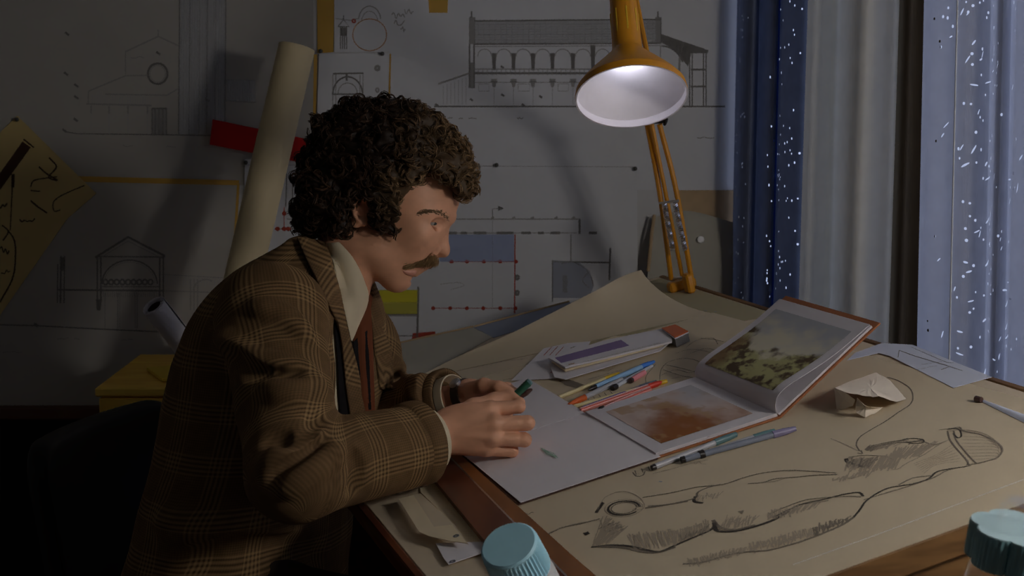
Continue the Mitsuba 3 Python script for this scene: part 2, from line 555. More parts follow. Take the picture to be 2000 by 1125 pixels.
w.hatch([(178, 185), (296, 186), (296, 203), (178, 201)], 24, 1.2, 'faint')
for x in (178, 213, 250, 288):
    w.line([(x, 207), (x, 222)], 3.0, 'light')
    w.line([(x, 222), (x, 262)], 1.2, 'faint')
w.fill([(297, 211), (326, 211), (325, 263), (297, 263)], 'light')
for x in (297, 303, 310, 318, 325):
    w.line([(x, 211), (x, 263)], 2.2, 'mid')
w.line([(297, 212), (326, 212)], 3.5, 'mid')
w.line([(126, 257), (150, 261), (440, 265)], 2.2, 'mid')
w.fill([(443, 156), (499, 157), (499, 198), (443, 197)], 'shade')
w.hatch([(443, 158), (499, 158), (499, 198), (443, 198)], 12, 1.3, 'faint')
w.line([(443, 156), (499, 157)], 1.6, 'light')
w.line([(441, 197), (500, 200)], 2.4, 'light')
for x, y in ((131, 66), (129, 144), (149, 167), (149, 190), (148, 234), (126, 255), (405, 195), (309, 104)):
    w.line([(x - 4, y - 3), (x + 4, y + 3)], 4.0, 'mid')
w.scribble(255, 112, 26, 2, 6, 1.4, 'light')
w.scribble(240, 285, 20, 2, 5, 1.4, 'light')
w.scribble(325, 287, 18, 2, 5, 1.4, 'light')
w.build('elevation_drawing', {'shade': 'tower_wash', 'mid': 'ink_lines', 'light': 'pencil_lines', 'faint': 'hatching'})

# section with an arched hall
wall_sheet('section_drawing', [(-60, 349), (467, 357), (454, 620), (446, 826), (-60, 824)], 0.0022, 'darker_sheet', label='large pinned section drawing of a gabled hall with an arch above the plan chest')
put('section_drawing__tape', slab([WP(x, y, 0.0034) for x, y in ((152, 344), (467, 352), (467, 362), (152, 355))], [0, -1, 0], 0.0006), 'ochre_tape', 'ochre tape along the top edge')
put('section_drawing__tape', slab([WP(x, y, 0.0034) for x, y in ((463, 360), (468, 360), (461, 497), (455, 496))], [0, -1, 0], 0.0006), 'ochre_tape')
w = wall_pen(0.0033)
w.line([(186, 503), (250, 463), (322, 500)], 4.5, 'mid')
w.line([(190, 507), (250, 471), (318, 505)], 1.8, 'light')
for x in range(200, 312, 8):
    w.line([(x, 503), (x + 3, 499)], 1.4, 'light')
w.line([(188, 501), (322, 502)], 2.8, 'mid')
for x, y1 in ((190, 604), (197, 590), (312, 590), (319, 584)):
    w.line([(x, 502), (x, y1)], 3.0, 'mid')
w.fill([(187, 585), (199, 585), (196, 606), (190, 606)], 'mid')
w.arc(253, 555, 54, 47, 0, 180, 2.8, 'mid', 30)
w.arc(253, 555, 50, 43, 0, 180, 1.2, 'light', 30)
for x in range(206, 300, 11):
    w.arc(x, 551, 4.5, 5, 0, 360, 3.6, 'mid', 12)
w.line([(200, 560), (312, 560)], 2.0, 'mid')
w.line([(112, 566), (318, 568)], 3.6, 'mid')
w.hatch([(200, 570), (312, 570), (312, 580), (200, 580)], 26, 1.3, 'light')
for x in (113, 119, 126):
    w.line([(x, 500 if x != 113 else 516), (x - 1, 592)], 3.4 if x == 119 else 2.4, 'mid')
w.fill([(117, 503), (125, 503), (125, 528), (117, 530)], 'mid')
w.hatch([(128, 520), (186, 524), (186, 560), (128, 560)], 14, 1.2, 'faint')
for x in (205, 230, 234, 264, 268, 301):
    w.line([(x, 572), (x, 641)], 2.4 if x in (230, 268) else 1.4, 'light')
for x in (126, 133, 160, 178):
    w.line([(x, 594), (x, 640)], 1.2, 'faint')
w.hatch([(320, 536), (432, 541), (432, 560), (320, 556)], 22, 1.4, 'faint')
w.line([(320, 536), (440, 543)], 1.8, 'light')
w.line([(320, 568), (440, 572)], 2.4, 'light')
w.arc(402, 568, 24, 22, 60, 180, 3.0, 'light')
for x in (372, 379, 386):
    w.line([(x, 545), (x, 606)], 2.4, 'light')
w.line([(-20, 634), (70, 636), (200, 643), (312, 648), (440, 650)], 2.8, 'mid')
w.line([(66, 632), (74, 637)], 6, 'mid')
for x, y, l in ((112, 661, 22), (145, 662, 10), (238, 664, 22), (5, 688, 38)):
    w.scribble(x, y, l, 1.5, 6, 1.6, 'light')
w.build('section_drawing', {'mid': 'ink_lines', 'light': 'pencil_lines', 'faint': 'hatching'})

# yellowed tracing paper, askew
wall_sheet('tracing_paper', [(34, 226), (188, 378), (131, 428), (0, 616), (-80, 730), (-80, 336)], 0.0045, 'tracing_sheet', 'yellowed tracing paper with a rough sketch pinned askew over the other drawings', 'drawing')
w = wall_pen(0.0056)
w.fill([(44, 276), (60, 288), (-10, 385), (-24, 372)], 'brown')
w.line([(46, 272), (66, 288)], 3, 'brown')
w.line([(25, 342), (20, 450)], 2.2, 'brown')
w.fill([(22, 340), (29, 340), (28, 366), (22, 366)], 'brown')
w.line([(76, 326), (92, 340), (112, 352), (95, 346), (110, 326), (96, 308)], 3, 'brown', True)
w.line([(112, 345), (68, 352), (60, 365)], 2.2, 'brown', True)
w.line([(60, 392), (74, 404), (92, 416)], 3.2, 'brown', True)
w.line([(165, 362), (120, 382), (104, 396), (106, 412), (118, 410)], 2.2, 'brown', True)
w.line([(60, 372), (78, 374)], 2.5, 'brown', True)
w.scribble(38, 430, 30, 4, 7, 2.6, 'brown')
w.line([(14, 448), (28, 470), (30, 505), (24, 545), (0, 590)], 3, 'brown', True)
w.line([(4, 440), (16, 452), (6, 470)], 2.6, 'brown', True)
w.scribble(-8, 402, 22, 6, 6, 3, 'brown')
w.scribble(-4, 488, 22, 8, 7, 2.4, 'brown')
w.scribble(2, 532, 18, 6, 6, 2.0, 'brown')
w.build('tracing_paper', {'brown': 'sketch_lines'})

# strips and small drawings between
wall_sheet('paper_strip', [(619, -30), (654, -30), (651, 102), (620, 104)], 0.0022, 'ochre_tape', 'wide ochre paper strip hanging above the red card', 'paper strip')
wall_sheet('paper_strip_001', [(613, 106), (620, 106), (616, 272), (611, 272)], 0.0016, 'ochre_tape', 'narrow ochre paper edge beside the tall tube', 'paper strip')
wall_sheet('dome_sketch', [(653, -30), (836, -30), (834, 101), (653, 102)], 0.0032, label='small pinned sketch of a round dome and a lantern tower above the arch sketch', category='drawing')
w = wall_pen(0.0042)
w.arc(722, 68, 33, 31, 0, 360, 1.8, 'rust', 40)
w.arc(722, 42, 22, 30, 10, 170, 2.2, 'light')
w.arc(722, 44, 16, 22, 10, 170, 1.4, 'light')
for x in (665, 669, 673, 677):
    w.line([(x, 52), (x, 96)], 2.0, 'mid')
w.fill([(665, 54), (678, 54), (678, 70), (665, 70)], 'mid')
w.line([(660, 52), (671, 38), (682, 52), (660, 52)], 2.2, 'mid')
w.line([(671, 30), (671, 40)], 2, 'mid')
w.line([(655, 36), (685, 40), (700, 36)], 1.6, 'light')
w.arc(691, 41, 3, 3, 0, 360, 3.5, 'red', 10)
for x, y, l in ((765, 30, 26), (770, 44, 20), (790, 22, 18), (782, 58, 10)):
    w.scribble(x, y, l, 6, 7, 2.0, 'light')
w.build('dome_sketch', {'rust': 'red_chalk_lines', 'mid': 'ink_lines', 'light': 'pencil_lines', 'red': 'red_dot'})
wall_sheet('arch_sketch', [(623, 105), (764, 103), (758, 310), (617, 310)], 0.0042, label='small pinned sketch of a round arch just above the head of the man', category='drawing')
put('arch_sketch__tape', slab([WP(x, y, 0.0053) for x, y in ((761, 105), (764, 105), (759, 300), (756, 300))], [0, -1, 0], 0.0005), 'ochre_tape', 'thin ochre tape along the right edge')
w = wall_pen(0.0052)
w.line([(650, 144), (710, 143)], 3.2, 'mid')
w.arc(679, 184, 29, 34, 0, 180, 3.0, 'mid', 26)
w.arc(679, 184, 19, 22, 0, 180, 2.0, 'light', 26)
w.line([(677, 144), (677, 158)], 4, 'mid')
for x in (650, 656, 703, 709):
    w.line([(x, 146), (x, 212)], 1.8, 'light')
w.line([(648, 184), (710, 184)], 3.0, 'mid')
w.arc(737, 133, 4, 4, 0, 360, 5, 'light', 12)
w.arc(737, 176, 3, 4, 0, 360, 3, 'light', 12)
w.build('arch_sketch', {'mid': 'ink_lines', 'light': 'pencil_lines'})

# long section of a basilica
wall_sheet('long_section_drawing', [(763, -30), (1441, -30), (1441, 371), (763, 371)], 0.0012, label='wide pinned section drawing of an arcaded nave behind the desk lamp', category='drawing')
put('long_section_drawing__tape', slab([WP(x, y, 0.0022) for x, y in ((836, -20), (876, -20), (874, 25), (838, 25))], [0, -1, 0], 0.0004), 'ochre_tape', 'ochre tape at the top edge')
w = wall_pen(0.0022)
w.fill([(928, 42), (1282, 39), (1282, 84), (928, 85)], 'shade')
for i in range(9):
    y = 43 + i * 5
    w.line([(928, y), (1282, y - 2)], 1.2, 'light' if i % 2 else 'faint')
for x in range(934, 1282, 11):
    w.line([(x, 42), (x, 84)], 1.1, 'light')
w.line([(926, 41), (1290, 38)], 3.0, 'mid')
w.line([(926, 86), (1290, 84)], 3.6, 'mid')
w.line([(926, 91), (1290, 89)], 1.6, 'light')
for x0 in (917, 1281):
    w.line([(x0 + 4, 22), (x0 + 4, 34)], 3, 'mid')
    w.fill([(x0, 34), (x0 + 9, 34), (x0 + 10, 86), (x0, 86)], 'light')
    w.rect(x0, 34, x0 + 10, 86, 1.8, 'mid')
w.line([(917, 86), (917, 172)], 3.2, 'mid')
w.line([(926, 86), (926, 172)], 3.2, 'mid')
w.fill([(917, 122), (926, 122), (926, 172), (917, 172)], 'light')
cols = (928, 965, 1003, 1041, 1079, 1119, 1158)
for a, b in zip(cols, cols[1:] + (1196,)):
    w.arc((a + b) / 2, 110, (b - a) / 2 - 5, 14, 0, 180, 1.8, 'light')
for x in cols[1:]:
    w.fill([(x - 4.5, 104), (x + 4.5, 104), (x + 3, 137), (x - 3, 137)], 'mid')
    w.fill([(x - 6, 154), (x + 6, 154), (x + 2.5, 170), (x - 2.5, 170)], 'light')
    w.line([(x - 7, 160), (x + 7, 160)], 3.0, 'mid')
    w.line([(x, 170), (x, 205)], 1.2, 'faint')
w.fill([(1153, 88), (1163, 88), (1161, 140), (1155, 140)], 'mid')
w.line([(926, 135), (1200, 135)], 2.2, 'light')
w.line([(926, 143), (1200, 143)], 4.2, 'mid')
for x in range(934, 1200, 9):
    w.line([(x, 136), (x, 147)], 1.4, 'light')
w.line([(926, 161), (1170, 161)], 1.4, 'light')
for x0, x1 in ((935, 955), (1012, 1034), (1090, 1110)):
    w.rect(x0, 164, x1, 178, 1.2, 'light')
w.line([(856, 164), (917, 143)], 3.4, 'light')
w.hatch([(862, 168), (914, 150), (914, 204), (862, 204)], 7, 1.0, 'faint')
w.line([(848, 208), (1416, 208)], 3.0, 'mid')
for x, y in ((853, 205), (921, 195), (982, 186), (1056, 189), (1022, 205), (981, 131)):
    w.line([(x - 3, y - 2), (x + 3, y + 2)], 4, 'mid')
w.fill([(1290, 66), (1384, 98), (1382, 104), (1350, 104), (1344, 130), (1334, 106), (1290, 82)], 'mid')
w.arc(1292, 138, 44, 48, 20, 90, 3.0, 'mid')
w.hatch([(1292, 72), (1346, 92), (1342, 118), (1292, 84)], 8, 1.6, 'mid')
for x in (1347, 1352, 1374, 1379):
    w.line([(x, 100), (x, 207)], 2.4, 'mid')
for y in (136, 169):
    w.line([(1349, y), (1378, y)], 3.6, 'mid')
w.line([(1290, 88), (1290, 207)], 1.8, 'light')
w.line([(1328, 106), (1326, 150)], 4, 'light')
for x, l in ((874, 10), (896, 8), (915, 16), (1010, 12), (1361, 34)):
    w.scribble(x, 231 if x < 1300 else 269, l, 1.2, 6, 1.8, 'light')
w.build('long_section_drawing', {'shade': 'roof_wash', 'mid': 'ink_lines', 'light': 'pencil_lines', 'faint': 'hatching'})

# plan with a blue wash and red dots
wall_sheet('plan_drawing', [(478, 311), (1244, 316), (1246, 720), (478, 720)], 0.0058, label='pinned floor plan with a blue wash and red dotted lines beside the face', category='drawing')
w = wall_pen(0.0069)
w.fill([(858, 458), (1004, 458), (1004, 511), (858, 511)], 'blue')
w.line([(560, 428), (1134, 428)], 2.2, 'light')
w.line([(480, 322), (1240, 326)], 1.4, 'faint')
for x0, x1 in ((870, 892), (900, 912), (925, 950), (970, 1003), (1018, 1037), (1051, 1062), (1075, 1094), (1150, 1166)):
    w.line([(x0, 455), (x1, 455)], 5.0, 'mid')
w.line([(862, 455), (1128, 455)], 1.6, 'light')
for x in (962, 1003, 1040, 1086, 1120):
    w.line([(x - 3, 427), (x + 3, 424)], 4, 'light')
w.line([(962, 428), (962, 408), (980, 407)], 2, 'light')
w.fill([(973, 402), (984, 407), (973, 412)], 'mid')
w.line([(1006, 458), (1005, 612)], 2.4, 'red')
w.line([(846, 602), (1010, 602)], 1.2, 'red')
w.line([(876, 511), (1010, 511)], 1.2, 'red')
for x in (852, 882, 912, 945, 977, 1008):
    w.arc(x, 511, 2.2, 2.2, 0, 360, 3.6, 'red', 10)
for x in (846, 879, 912, 944, 977, 1007):
    w.arc(x, 602, 2.2, 2.2, 0, 360, 3.6, 'red', 10)
for y in (542, 572):
    w.arc(1010, y, 3.4, 3.4, 0, 360, 5, 'mid', 10)
w.line([(962, 430), (962, 600)], 1.0, 'faint')
w.line([(1132, 429), (1132, 457)], 4, 'mid')
w.line([(1115, 458), (1115, 512)], 2.4, 'light')
w.fill([(1080, 508), (1130, 512), (1152, 530), (1159, 560), (1150, 582), (1080, 582)], 'navy')
w.arc(1112, 560, 46, 48, 0, 110, 2.6, 'mid')
w.line([(1079, 508), (1079, 590)], 2.2, 'mid')
w.line([(1079, 511), (1192, 513)], 3.2, 'mid')
w.line([(1192, 484), (1190, 547)], 3.4, 'mid')
w.fill([(1099, 538), (1108, 538), (1108, 572), (1099, 572)], 'mid')
w.line([(1150, 530), (1138, 548), (1150, 562)], 2.4, 'mid', True)
w.fill([(741, 568), (815, 566), (815, 590), (741, 591)], 'yellow')
w.fill([(741, 591), (815, 590), (815, 613), (741, 614)], 'ochre')
w.rect(741, 567, 816, 591, 2.0, 'ochre')
w.line([(817, 560), (815, 660)], 4, 'mid')
w.rect(748, 614, 816, 656, 2.4, 'mid')
w.line([(738, 616), (816, 616)], 4, 'light')
w.line([(752, 618), (752, 655)], 2.5, 'light')
w.line([(860, 555), (895, 552), (906, 558), (880, 566)], 1.2, 'faint', True)
w.fill([(806, 651), (850, 647), (851, 661), (804, 665)], 'red')
w.line([(560, 340), (558, 404)], 2.2, 'mid')
w.line([(572, 352), (571, 404)], 2.2, 'mid')
w.arc(577, 352, 8, 14, 0, 180, 2, 'mid')
w.line([(555, 405), (555, 450)], 1.8, 'red')
w.line([(536, 447), (572, 447)], 1.6, 'red')
for x, y in ((555, 417), (542, 447), (563, 447), (555, 447), (535, 420)):
    w.arc(x, y, 2.6, 2.6, 0, 360, 4, 'red', 10)
w.line([(493, 330), (488, 352)], 3, 'mid')
w.build('plan_drawing', {'blue': 'blue_wash', 'navy': 'grey_blue_wash', 'red': 'red_lines', 'mid': 'ink_lines', 'light': 'pencil_lines', 'faint': 'faint_lines', 'yellow': 'yellow_block', 'ochre': 'ochre_block'})

# cork board and the card leaning on it
wall_sheet('cork_board', [(1322, 371.5), (1442, 371.5), (1442, 640), (1322, 640)], 0.0012, 'cork', 'brown cork board on the wall below the long section, behind the lamp arm', 'cork board', thick=0.006)
a, b = [WP(1277, 424, 0.02), WP(1345, 412, 0.02), WP(1442, 437, 0.02)], [WP(1262, 560, 0.045), WP(1345, 590, 0.045), WP(1442, 600, 0.045)]
put('leaning_card', strip(a, b, 14, 8, 0.012, [0, -1, 0], 0.0012), 'grey_card', 'curved grey card leaning on the cork board under a white pushpin', 'card', smooth=30)
put('leaning_card__edge', tube([WP(1278, 420, 0.03), WP(1273, 455, 0.042), WP(1266, 530, 0.052)], 0.0038, 8), 'cork', 'rolled brown left edge')


def pin(x, y, h, mat, label, r=0.0045, group=None):
    c = WP(x, y, h)
    put('push_pin', lathe([(1e-4, 0), (r * 0.55, 0), (r * 0.6, 0.004), (r, 0.006), (r, 0.008), (r * 0.7, 0.0092), (1e-4, 0.0096)], c, [0, -1, 0], 14), mat, label, 'pushpin', group, smooth=40)


material('pin_dark', (0.06, 0.06, 0.055), 0.4)
material('pin_white', (0.9, 0.9, 0.92), 0.3)
pin(1368, 467, 0.038, 'pin_white', 'white round pushpin in the grey leaning card', 0.0075)
pin(970, 322, 0.0068, 'pin_dark', 'dark pushpin near the top middle of the floor plan')
pin(1240, 329, 0.0068, 'pin_dark', 'dark pushpin in the top right corner of the floor plan')
pin(481, 317, 0.0068, 'pin_dark', 'dark pushpin in the top left corner of the floor plan, beside the tall tube')
pin(35, 233, 0.0055, 'pin_dark', 'dark pushpin at the top corner of the yellowed tracing paper')
pin(627, 100, 0.0055, 'pin_dark', 'dark pushpin at the top left corner of the arch sketch')
pin(747, 105, 0.0055, 'pin_dark', 'dark pushpin at the top right of the arch sketch')

# red card behind the tube
put('red_card_strip', slab([WP(x, y, 0.008) for x, y in ((416, 233), (622, 276), (613, 322), (410, 282))], [0, -1, 0], 0.004), 'red_card', 'red card strip on the wall crossing behind the tall paper tube', 'card')

# ------------------------------------------------------------------ plan chest at the left, and what stands on it
CX0, CX1, CY0, CY1, CZ = -0.815, -0.535, 2.955, 3.318, 0.787
put('plan_chest__body', join([box(CX0 + 0.006, CX1 - 0.006, CY0 + 0.014, CY1, 0.03, CZ - 0.018), box(CX0 - 0.003, CX1 + 0.003, CY0 - 0.002, CY1, CZ - 0.018, CZ, 0.003), box(CX0 + 0.02, CX1 - 0.02, CY0 + 0.03, CY1, 0.0, 0.03)]), 'pine')
for i in range(12):
    z1 = CZ - 0.021 - i * 0.0625
    put('plan_chest__drawer', box(CX0 + 0.004, CX1 - 0.004, CY0, CY0 + 0.013, z1 - 0.0585, z1, 0.002), 'pine')
    put('plan_chest__drawer__knob' if i == 0 else f'plan_chest__drawer_{i:03d}__knob', lathe([(1e-4, 0.016), (0.007, 0.015), (0.009, 0.009), (0.005, 0.004), (0.005, 0), (1e-4, 0)], [-0.60, CY0, z1 - 0.03], [0, -1, 0], 16), 'black_plastic', smooth=40)
tell('plan_chest', 'low yellow pine plan chest with shallow drawers against the wall', 'chest of drawers')
put('yellow_folder', obox([-0.655, 3.10, CZ + 0.005], unit([1, 0.5, 0]), unit([-0.5, 1, 0]), Z3, 0.16, 0.13, 0.007, 0.001), 'yellow_folder', 'bright yellow folder lying on the plan chest', 'folder')
put('wooden_box__body', box(-0.705, -0.46, 3.185, 3.30, CZ, CZ + 0.028, 0.002), 'pine')
put('wooden_box__lid', box(-0.708, -0.457, 3.182, 3.302, CZ + 0.0285, CZ + 0.036, 0.002), 'pine')
tell('wooden_box', 'flat pine box behind the yellow folder on the plan chest', 'box')
put('wooden_block', box(-0.705, -0.68, 3.225, 3.255, CZ + 0.036, CZ + 0.06, 0.002), 'cork', 'small tan block standing on the flat pine box', 'block')
put('wooden_block__hole', lathe([(1e-4, 0.0006), (0.0042, 0.0006), (0.0042, 0.0), (1e-4, 0)], [-0.6925, 3.225, CZ + 0.049], [0, -1, 0], 12), 'tube_hole')


def paper_roll(key, a, b, r, mat, label, inner=0.72, turns=2.2):
    """A rolled sheet: a spiral seen at its ends."""
    x, y, z = frame(np.array(b) - a)
    L = np.linalg.norm(np.array(b) - a)
    t = np.linspace(0, turns * 2 * np.pi, 110)
    rad = r * (inner + (1 - inner) * t / t[-1])
    ring = rad[:, None] * (np.cos(t + 2.2)[:, None] * x + np.sin(t + 2.2)[:, None] * y)
    s = np.linspace(0, L, 6)
    g = np.asarray(a)[None, None] + ring[None] + s[:, None, None] * z
    put(key, grid(g, 0.0006), mat, label, 'paper roll', smooth=35)


TUBE_A, TUBE_B = P(580, 92, 3.13), P(434, 733, 3.09)
zc = (CZ + 0.002 - TUBE_A[2]) / (TUBE_B[2] - TUBE_A[2])
TUBE_B = TUBE_A + (TUBE_B - TUBE_A) * zc
TUBE_B[2] += 0.016
paper_roll('paper_roll', TUBE_A, TUBE_B, 0.0375, 'kraft_tube', 'tall cream paper roll standing on the plan chest in front of the red card strip', 0.9, 3.0)
ra, rb = P(300, 597, 2.98), P(392, 715, 3.08)
rb = ra + (rb - ra) * ((CZ + 0.030 - ra[2]) / (rb[2] - ra[2]))
paper_roll('paper_roll_001', ra, rb, 0.0255, 'white_paper', 'short white paper roll leaning over the plan chest with its dark open end up', 0.62, 3.0)
put('paper_roll_001__core', lathe([(1e-4, 0.005), (0.0162, 0.005), (0.0162, 0.012), (1e-4, 0.012)], ra, rb - ra, 24), 'tube_hole')  # black disc painted as the dark inside of the roll

# ------------------------------------------------------------------ curtains
wc_ = np.array([*(WALL_R0 + (WALL_R1 - WALL_R0) / np.linalg.norm(WALL_R1 - WALL_R0) * 1.15), 1.45])
put('window_1__pane', obox(wc_ - wn * 0.010, wd, wn, Z3, 2.10, 0.004, 1.90), 'lamp_white', 'pane with dusk daylight behind it', emitter={'type': 'area', 'radiance': {'type': 'rgb', 'value': list(WINDOW_L)}})
for a_, l_ in ((-1.065, 0), (0.36, 0), (1.065, 0)):
    put('window_1__frame', obox(wc_ + wd * a_ - wn * 0.018, wd, wn, Z3, 0.05, 0.036, 2.0, 0.003), 'lamp_white')
for z_ in (-0.975, 0.975):
    put('window_1__frame', obox(wc_ + Z3 * z_ - wn * 0.018, wd, wn, Z3, 2.08, 0.034, 0.05, 0.003), 'lamp_white')
tell('window_1', 'tall window hidden behind the curtains', kind=S)
def cloth(name, color, through):
    scene['mat_' + name] = {'type': 'principledthin', 'base_color': mikit.proc(color), 'roughness': 0.85, 'diff_trans': through, 'spec_trans': 0.0, 'eta': 1.3}


material('blue_card', (0.26, 0.29, 0.36), 0.85, spec=0.1)
cloth('curtain_blue', mottled((0.17, 0.20, 0.29), 0.15, 30.0), 0.24)
cloth('curtain_grey', mottled((0.74, 0.71, 0.61), 0.06, 40.0), 0.42)
cloth('curtain_light', mottled((0.60, 0.61, 0.66), 0.07, 40.0), 1.0)
material('curtain_bright_blue', (0.07, 0.16, 0.65), 0.7)
C0, CD = np.array([0.487, YW - 0.03, 0.0]), unit([0.33, -0.944, 0])
CN = np.cross(Z3, CD)
CN = CN if CN[0] < 0 else -CN          # towards the table


def curtain_s(px, o=0.0):
    """Distance along the curtain line of what stands o before it at picture column px, at eye level."""
    k, p = (px - 1000) / FPX * math.cos(PITCH), C0 + o * CN
    return (k * p[1] - p[0]) / (CD[0] - k * CD[1])


def curtain(key, plan, mat, label, sway=0.0, z0=0.03, z1=2.62, spans=(), n=0, seed=1, long=0.0):
    """plan: (picture column, offset towards the table in metres)."""
    pl = np.array([(curtain_s(a, o), o) for a, o in plan])
    c = smoothline(pl, 9)
    s_all = np.concatenate([[0], np.cumsum(np.linalg.norm(np.diff(c, axis=0), axis=1))])

    def place(t, z):
        k = 1.0 + 0.10 * np.sin(z * 2.1)
        a, o = np.interp(t, s_all, c[:, 0]) + sway * (1.45 - z), np.interp(t, s_all, c[:, 1])
        return C0 + a[:, None] * CD + (o * k)[:, None] * CN + z[:, None] * Z3

    # small openings through which the window shows: cut column by column, so that the cloth keeps its folds
    r, spots = np.random.default_rng(seed), []
    for k in range(n):
        f0, f1 = spans[k % len(spans)]
        t, z = r.uniform(f0, f1) * s_all[-1], r.uniform(0.80, 1.68)
        w_, h_, a_ = (r.uniform(0.004, 0.009), r.uniform(0.0012, 0.0020), r.uniform(-0.3, 1.3)) if r.uniform() < long else (r.uniform(0.0019, 0.0030),) * 2 + (0.0,)
        e = np.arange(8) * math.pi / 4
        x_, y_ = w_ * np.cos(e), h_ * np.sin(e)
        spots.append(sg.Polygon(np.stack([t + x_ * math.cos(a_) - y_ * math.sin(a_), z + x_ * math.sin(a_) + y_ * math.cos(a_)], 1)))
    from shapely.ops import unary_union
    holes = unary_union(spots) if spots else sg.Polygon()
    vs, fs, off = [], [], 0
    zc = np.linspace(z0, z1, 12)
    for a, b in zip(s_all[:-1], s_all[1:]):
        if b - a < 1e-6:
            continue
        for za, zb in zip(zc[:-1], zc[1:]):
            cell = sg.box(a, za, b, zb)
            if spots and holes.intersects(cell):
                cell = cell.difference(holes)
            for g in getattr(cell, 'geoms', [cell]):
                if g.is_empty or g.area < 1e-9:
                    continue
                v_, f_ = trimesh.creation.triangulate_polygon(g, engine='earcut')
                vs.append(v_)
                fs.append(np.asarray(f_) + off)
                off += len(v_)
    tz = np.vstack(vs)
    m_ = mesh(place(tz[:, 0], tz[:, 1]), np.vstack(fs))
    m_.merge_vertices(digits_vertex=5)
    put(key, m_, mat, label, 'curtain', smooth=True)


curtain('curtain', [(1437, 0.0), (1448, 0.030), (1470, 0.034), (1481, 0.0), (1496, 0.012), (1513, 0.014), (1522, -0.006), (1532, 0.020), (1560, 0.026), (1588, 0.004)], 'curtain_blue', 'dark blue curtain dotted with tiny bright openings next to the cork board', spans=[(0.05, 0.30), (0.58, 0.95), (0.55, 0.98)], n=190, seed=5)
q = np.array([C0 + curtain_s(1521, -0.002) * CD + 0.002 * CN + [0, 0, z] for z, o in ((0.1, 0), (1.3, 0.0), (2.5, 0))])
put('curtain__blue_stripe', tube(q, 0.004, 6), 'curtain_bright_blue', 'bright blue vertical stripe')
curtain('curtain_001', [(1574, 0.028), (1586, 0.034), (1600, 0.025), (1620, 0.005), (1634, -0.012), (1645, -0.008), (1658, 0.014), (1670, 0.034), (1684, 0.036), (1704, 0.024), (1726, 0.007), (1744, -0.006), (1752, -0.016)], 'curtain_grey', 'plain grey curtain with deep folds between the dotted ones')
material('curtain_shade', (0.125, 0.10, 0.068), 0.9, spec=0.05)  # dark colour carries the shade of the deep curtain recess
curtain('curtain_003', [(1745, -0.052), (1751, -0.034), (1763, -0.022), (1776, -0.026), (1786, -0.040), (1806, -0.050), (1835, -0.056)], 'curtain_shade', 'dark brown strip added as the shaded recess between the grey and the pale curtain')
curtain('curtain_002', [(1801, 0.026), (1808, 0.032), (1820, 0.034), (1850, 0.030), (1886, 0.026), (1910, 0.010), (1926, -0.014), (1936, -0.018), (1948, 0.012), (1958, 0.014), (1968, -0.012), (1976, -0.014), (1986, 0.010), (1982, 0.02), (2010, 0.03), (2060, 0.02), (2110, -0.02), (2160, 0.02), (2220, 0.02), (2280, -0.02)], 'curtain_light', 'pale grey blue curtain with scattered bright specks, nearest the camera', sway=0.035, spans=[(0.05, 0.28), (0.16, 0.28), (0.28, 0.5), (0.42, 0.56), (0.12, 0.28)], n=270, seed=9, long=0.4)
material('seam', (0.75, 0.77, 0.8), 0.8)
sq = [C0 + (curtain_s(1868, 0.0285) + 0.035 * (1.45 - z)) * CD + (0.0285 * (1 + 0.10 * math.sin(z * 2.1)) + 0.0015) * CN + [0, 0, z] for z in np.linspace(0.1, 2.55, 24)]
put('curtain_002__seam', tube(sq, 0.0016, 5), 'seam', 'pale vertical seam')
put('curtain_rail', obox(C0 + CD * 0.6 + [0, 0, 2.65], CD, CN, Z3, 1.3, 0.03, 0.025, 0.004), 'metal', 'metal rail that carries the curtains', 'curtain rail')

# ------------------------------------------------------------------ drafting table
U0, U1, V0, V1 = -0.488, 1.07, -0.172, 0.686
put('drafting_table__board', board_box(U0, U1, V0, V1, -0.030, 0.0, 0.002), 'board_laminate')
put('drafting_table__edge_band', board_box(U0 - 0.001, U1 + 0.001, V0 - 0.012, V0, -0.034, 0.001, 0.002), 'dark_red_wood', 'dark wooden edge on the side of the man')
put('drafting_table__edge_band', board_box(U0 - 0.001, U1 + 0.001, V1, V1 + 0.012, -0.034, 0.001, 0.002), 'table_wood')
put('drafting_table__edge_band', board_box(U0 - 0.012, U0, V0 - 0.012, V1 + 0.012, -0.034, 0.0002, 0.002), 'table_wood', 'brown wooden edge of the near end')
put('drafting_table__end_batten', board_box(U0 + 0.004, U0 + 0.034, V0 + 0.01, V1 - 0.01, -0.105, -0.031, 0.003), 'table_wood', 'brown wooden batten under the near end')
put('drafting_table__end_batten', board_box(U1 - 0.034, U1 - 0.004, V0 + 0.01, V1 - 0.01, -0.105, -0.031, 0.003), 'table_wood')
for u in (U0 + 0.06, U1 - 0.07):
    for v in (V0 + 0.10, V1 - 0.08):
        top = B(u, v, -0.035)
        put('drafting_table__leg', obox([top[0], top[1], (top[2] - 0.03) / 2], UU, np.cross(Z3, UU), Z3, 0.045, 0.045, top[2] - 0.03, 0.004), 'table_wood')
for u in (U0 + 0.06, U1 - 0.07):
    a, b = B(u, V0 + 0.10), B(u, V1 - 0.08)
    put('drafting_table__stretcher', obox([(a[0] + b[0]) / 2, (a[1] + b[1]) / 2, 0.16], UU, np.cross(Z3, UU), Z3, 0.03, np.linalg.norm((a - b)[:2]) - 0.05, 0.05, 0.004), 'table_wood')
a, b = B(U0 + 0.06, V1 - 0.08), B(U1 - 0.07, V1 - 0.08)
put('drafting_table__foot_rail', obox([(a[0] + b[0]) / 2, (a[1] + b[1]) / 2, 0.30], UU, np.cross(Z3, UU), Z3, np.linalg.norm((a - b)[:2]) - 0.05, 0.03, 0.06, 0.004), 'table_wood')
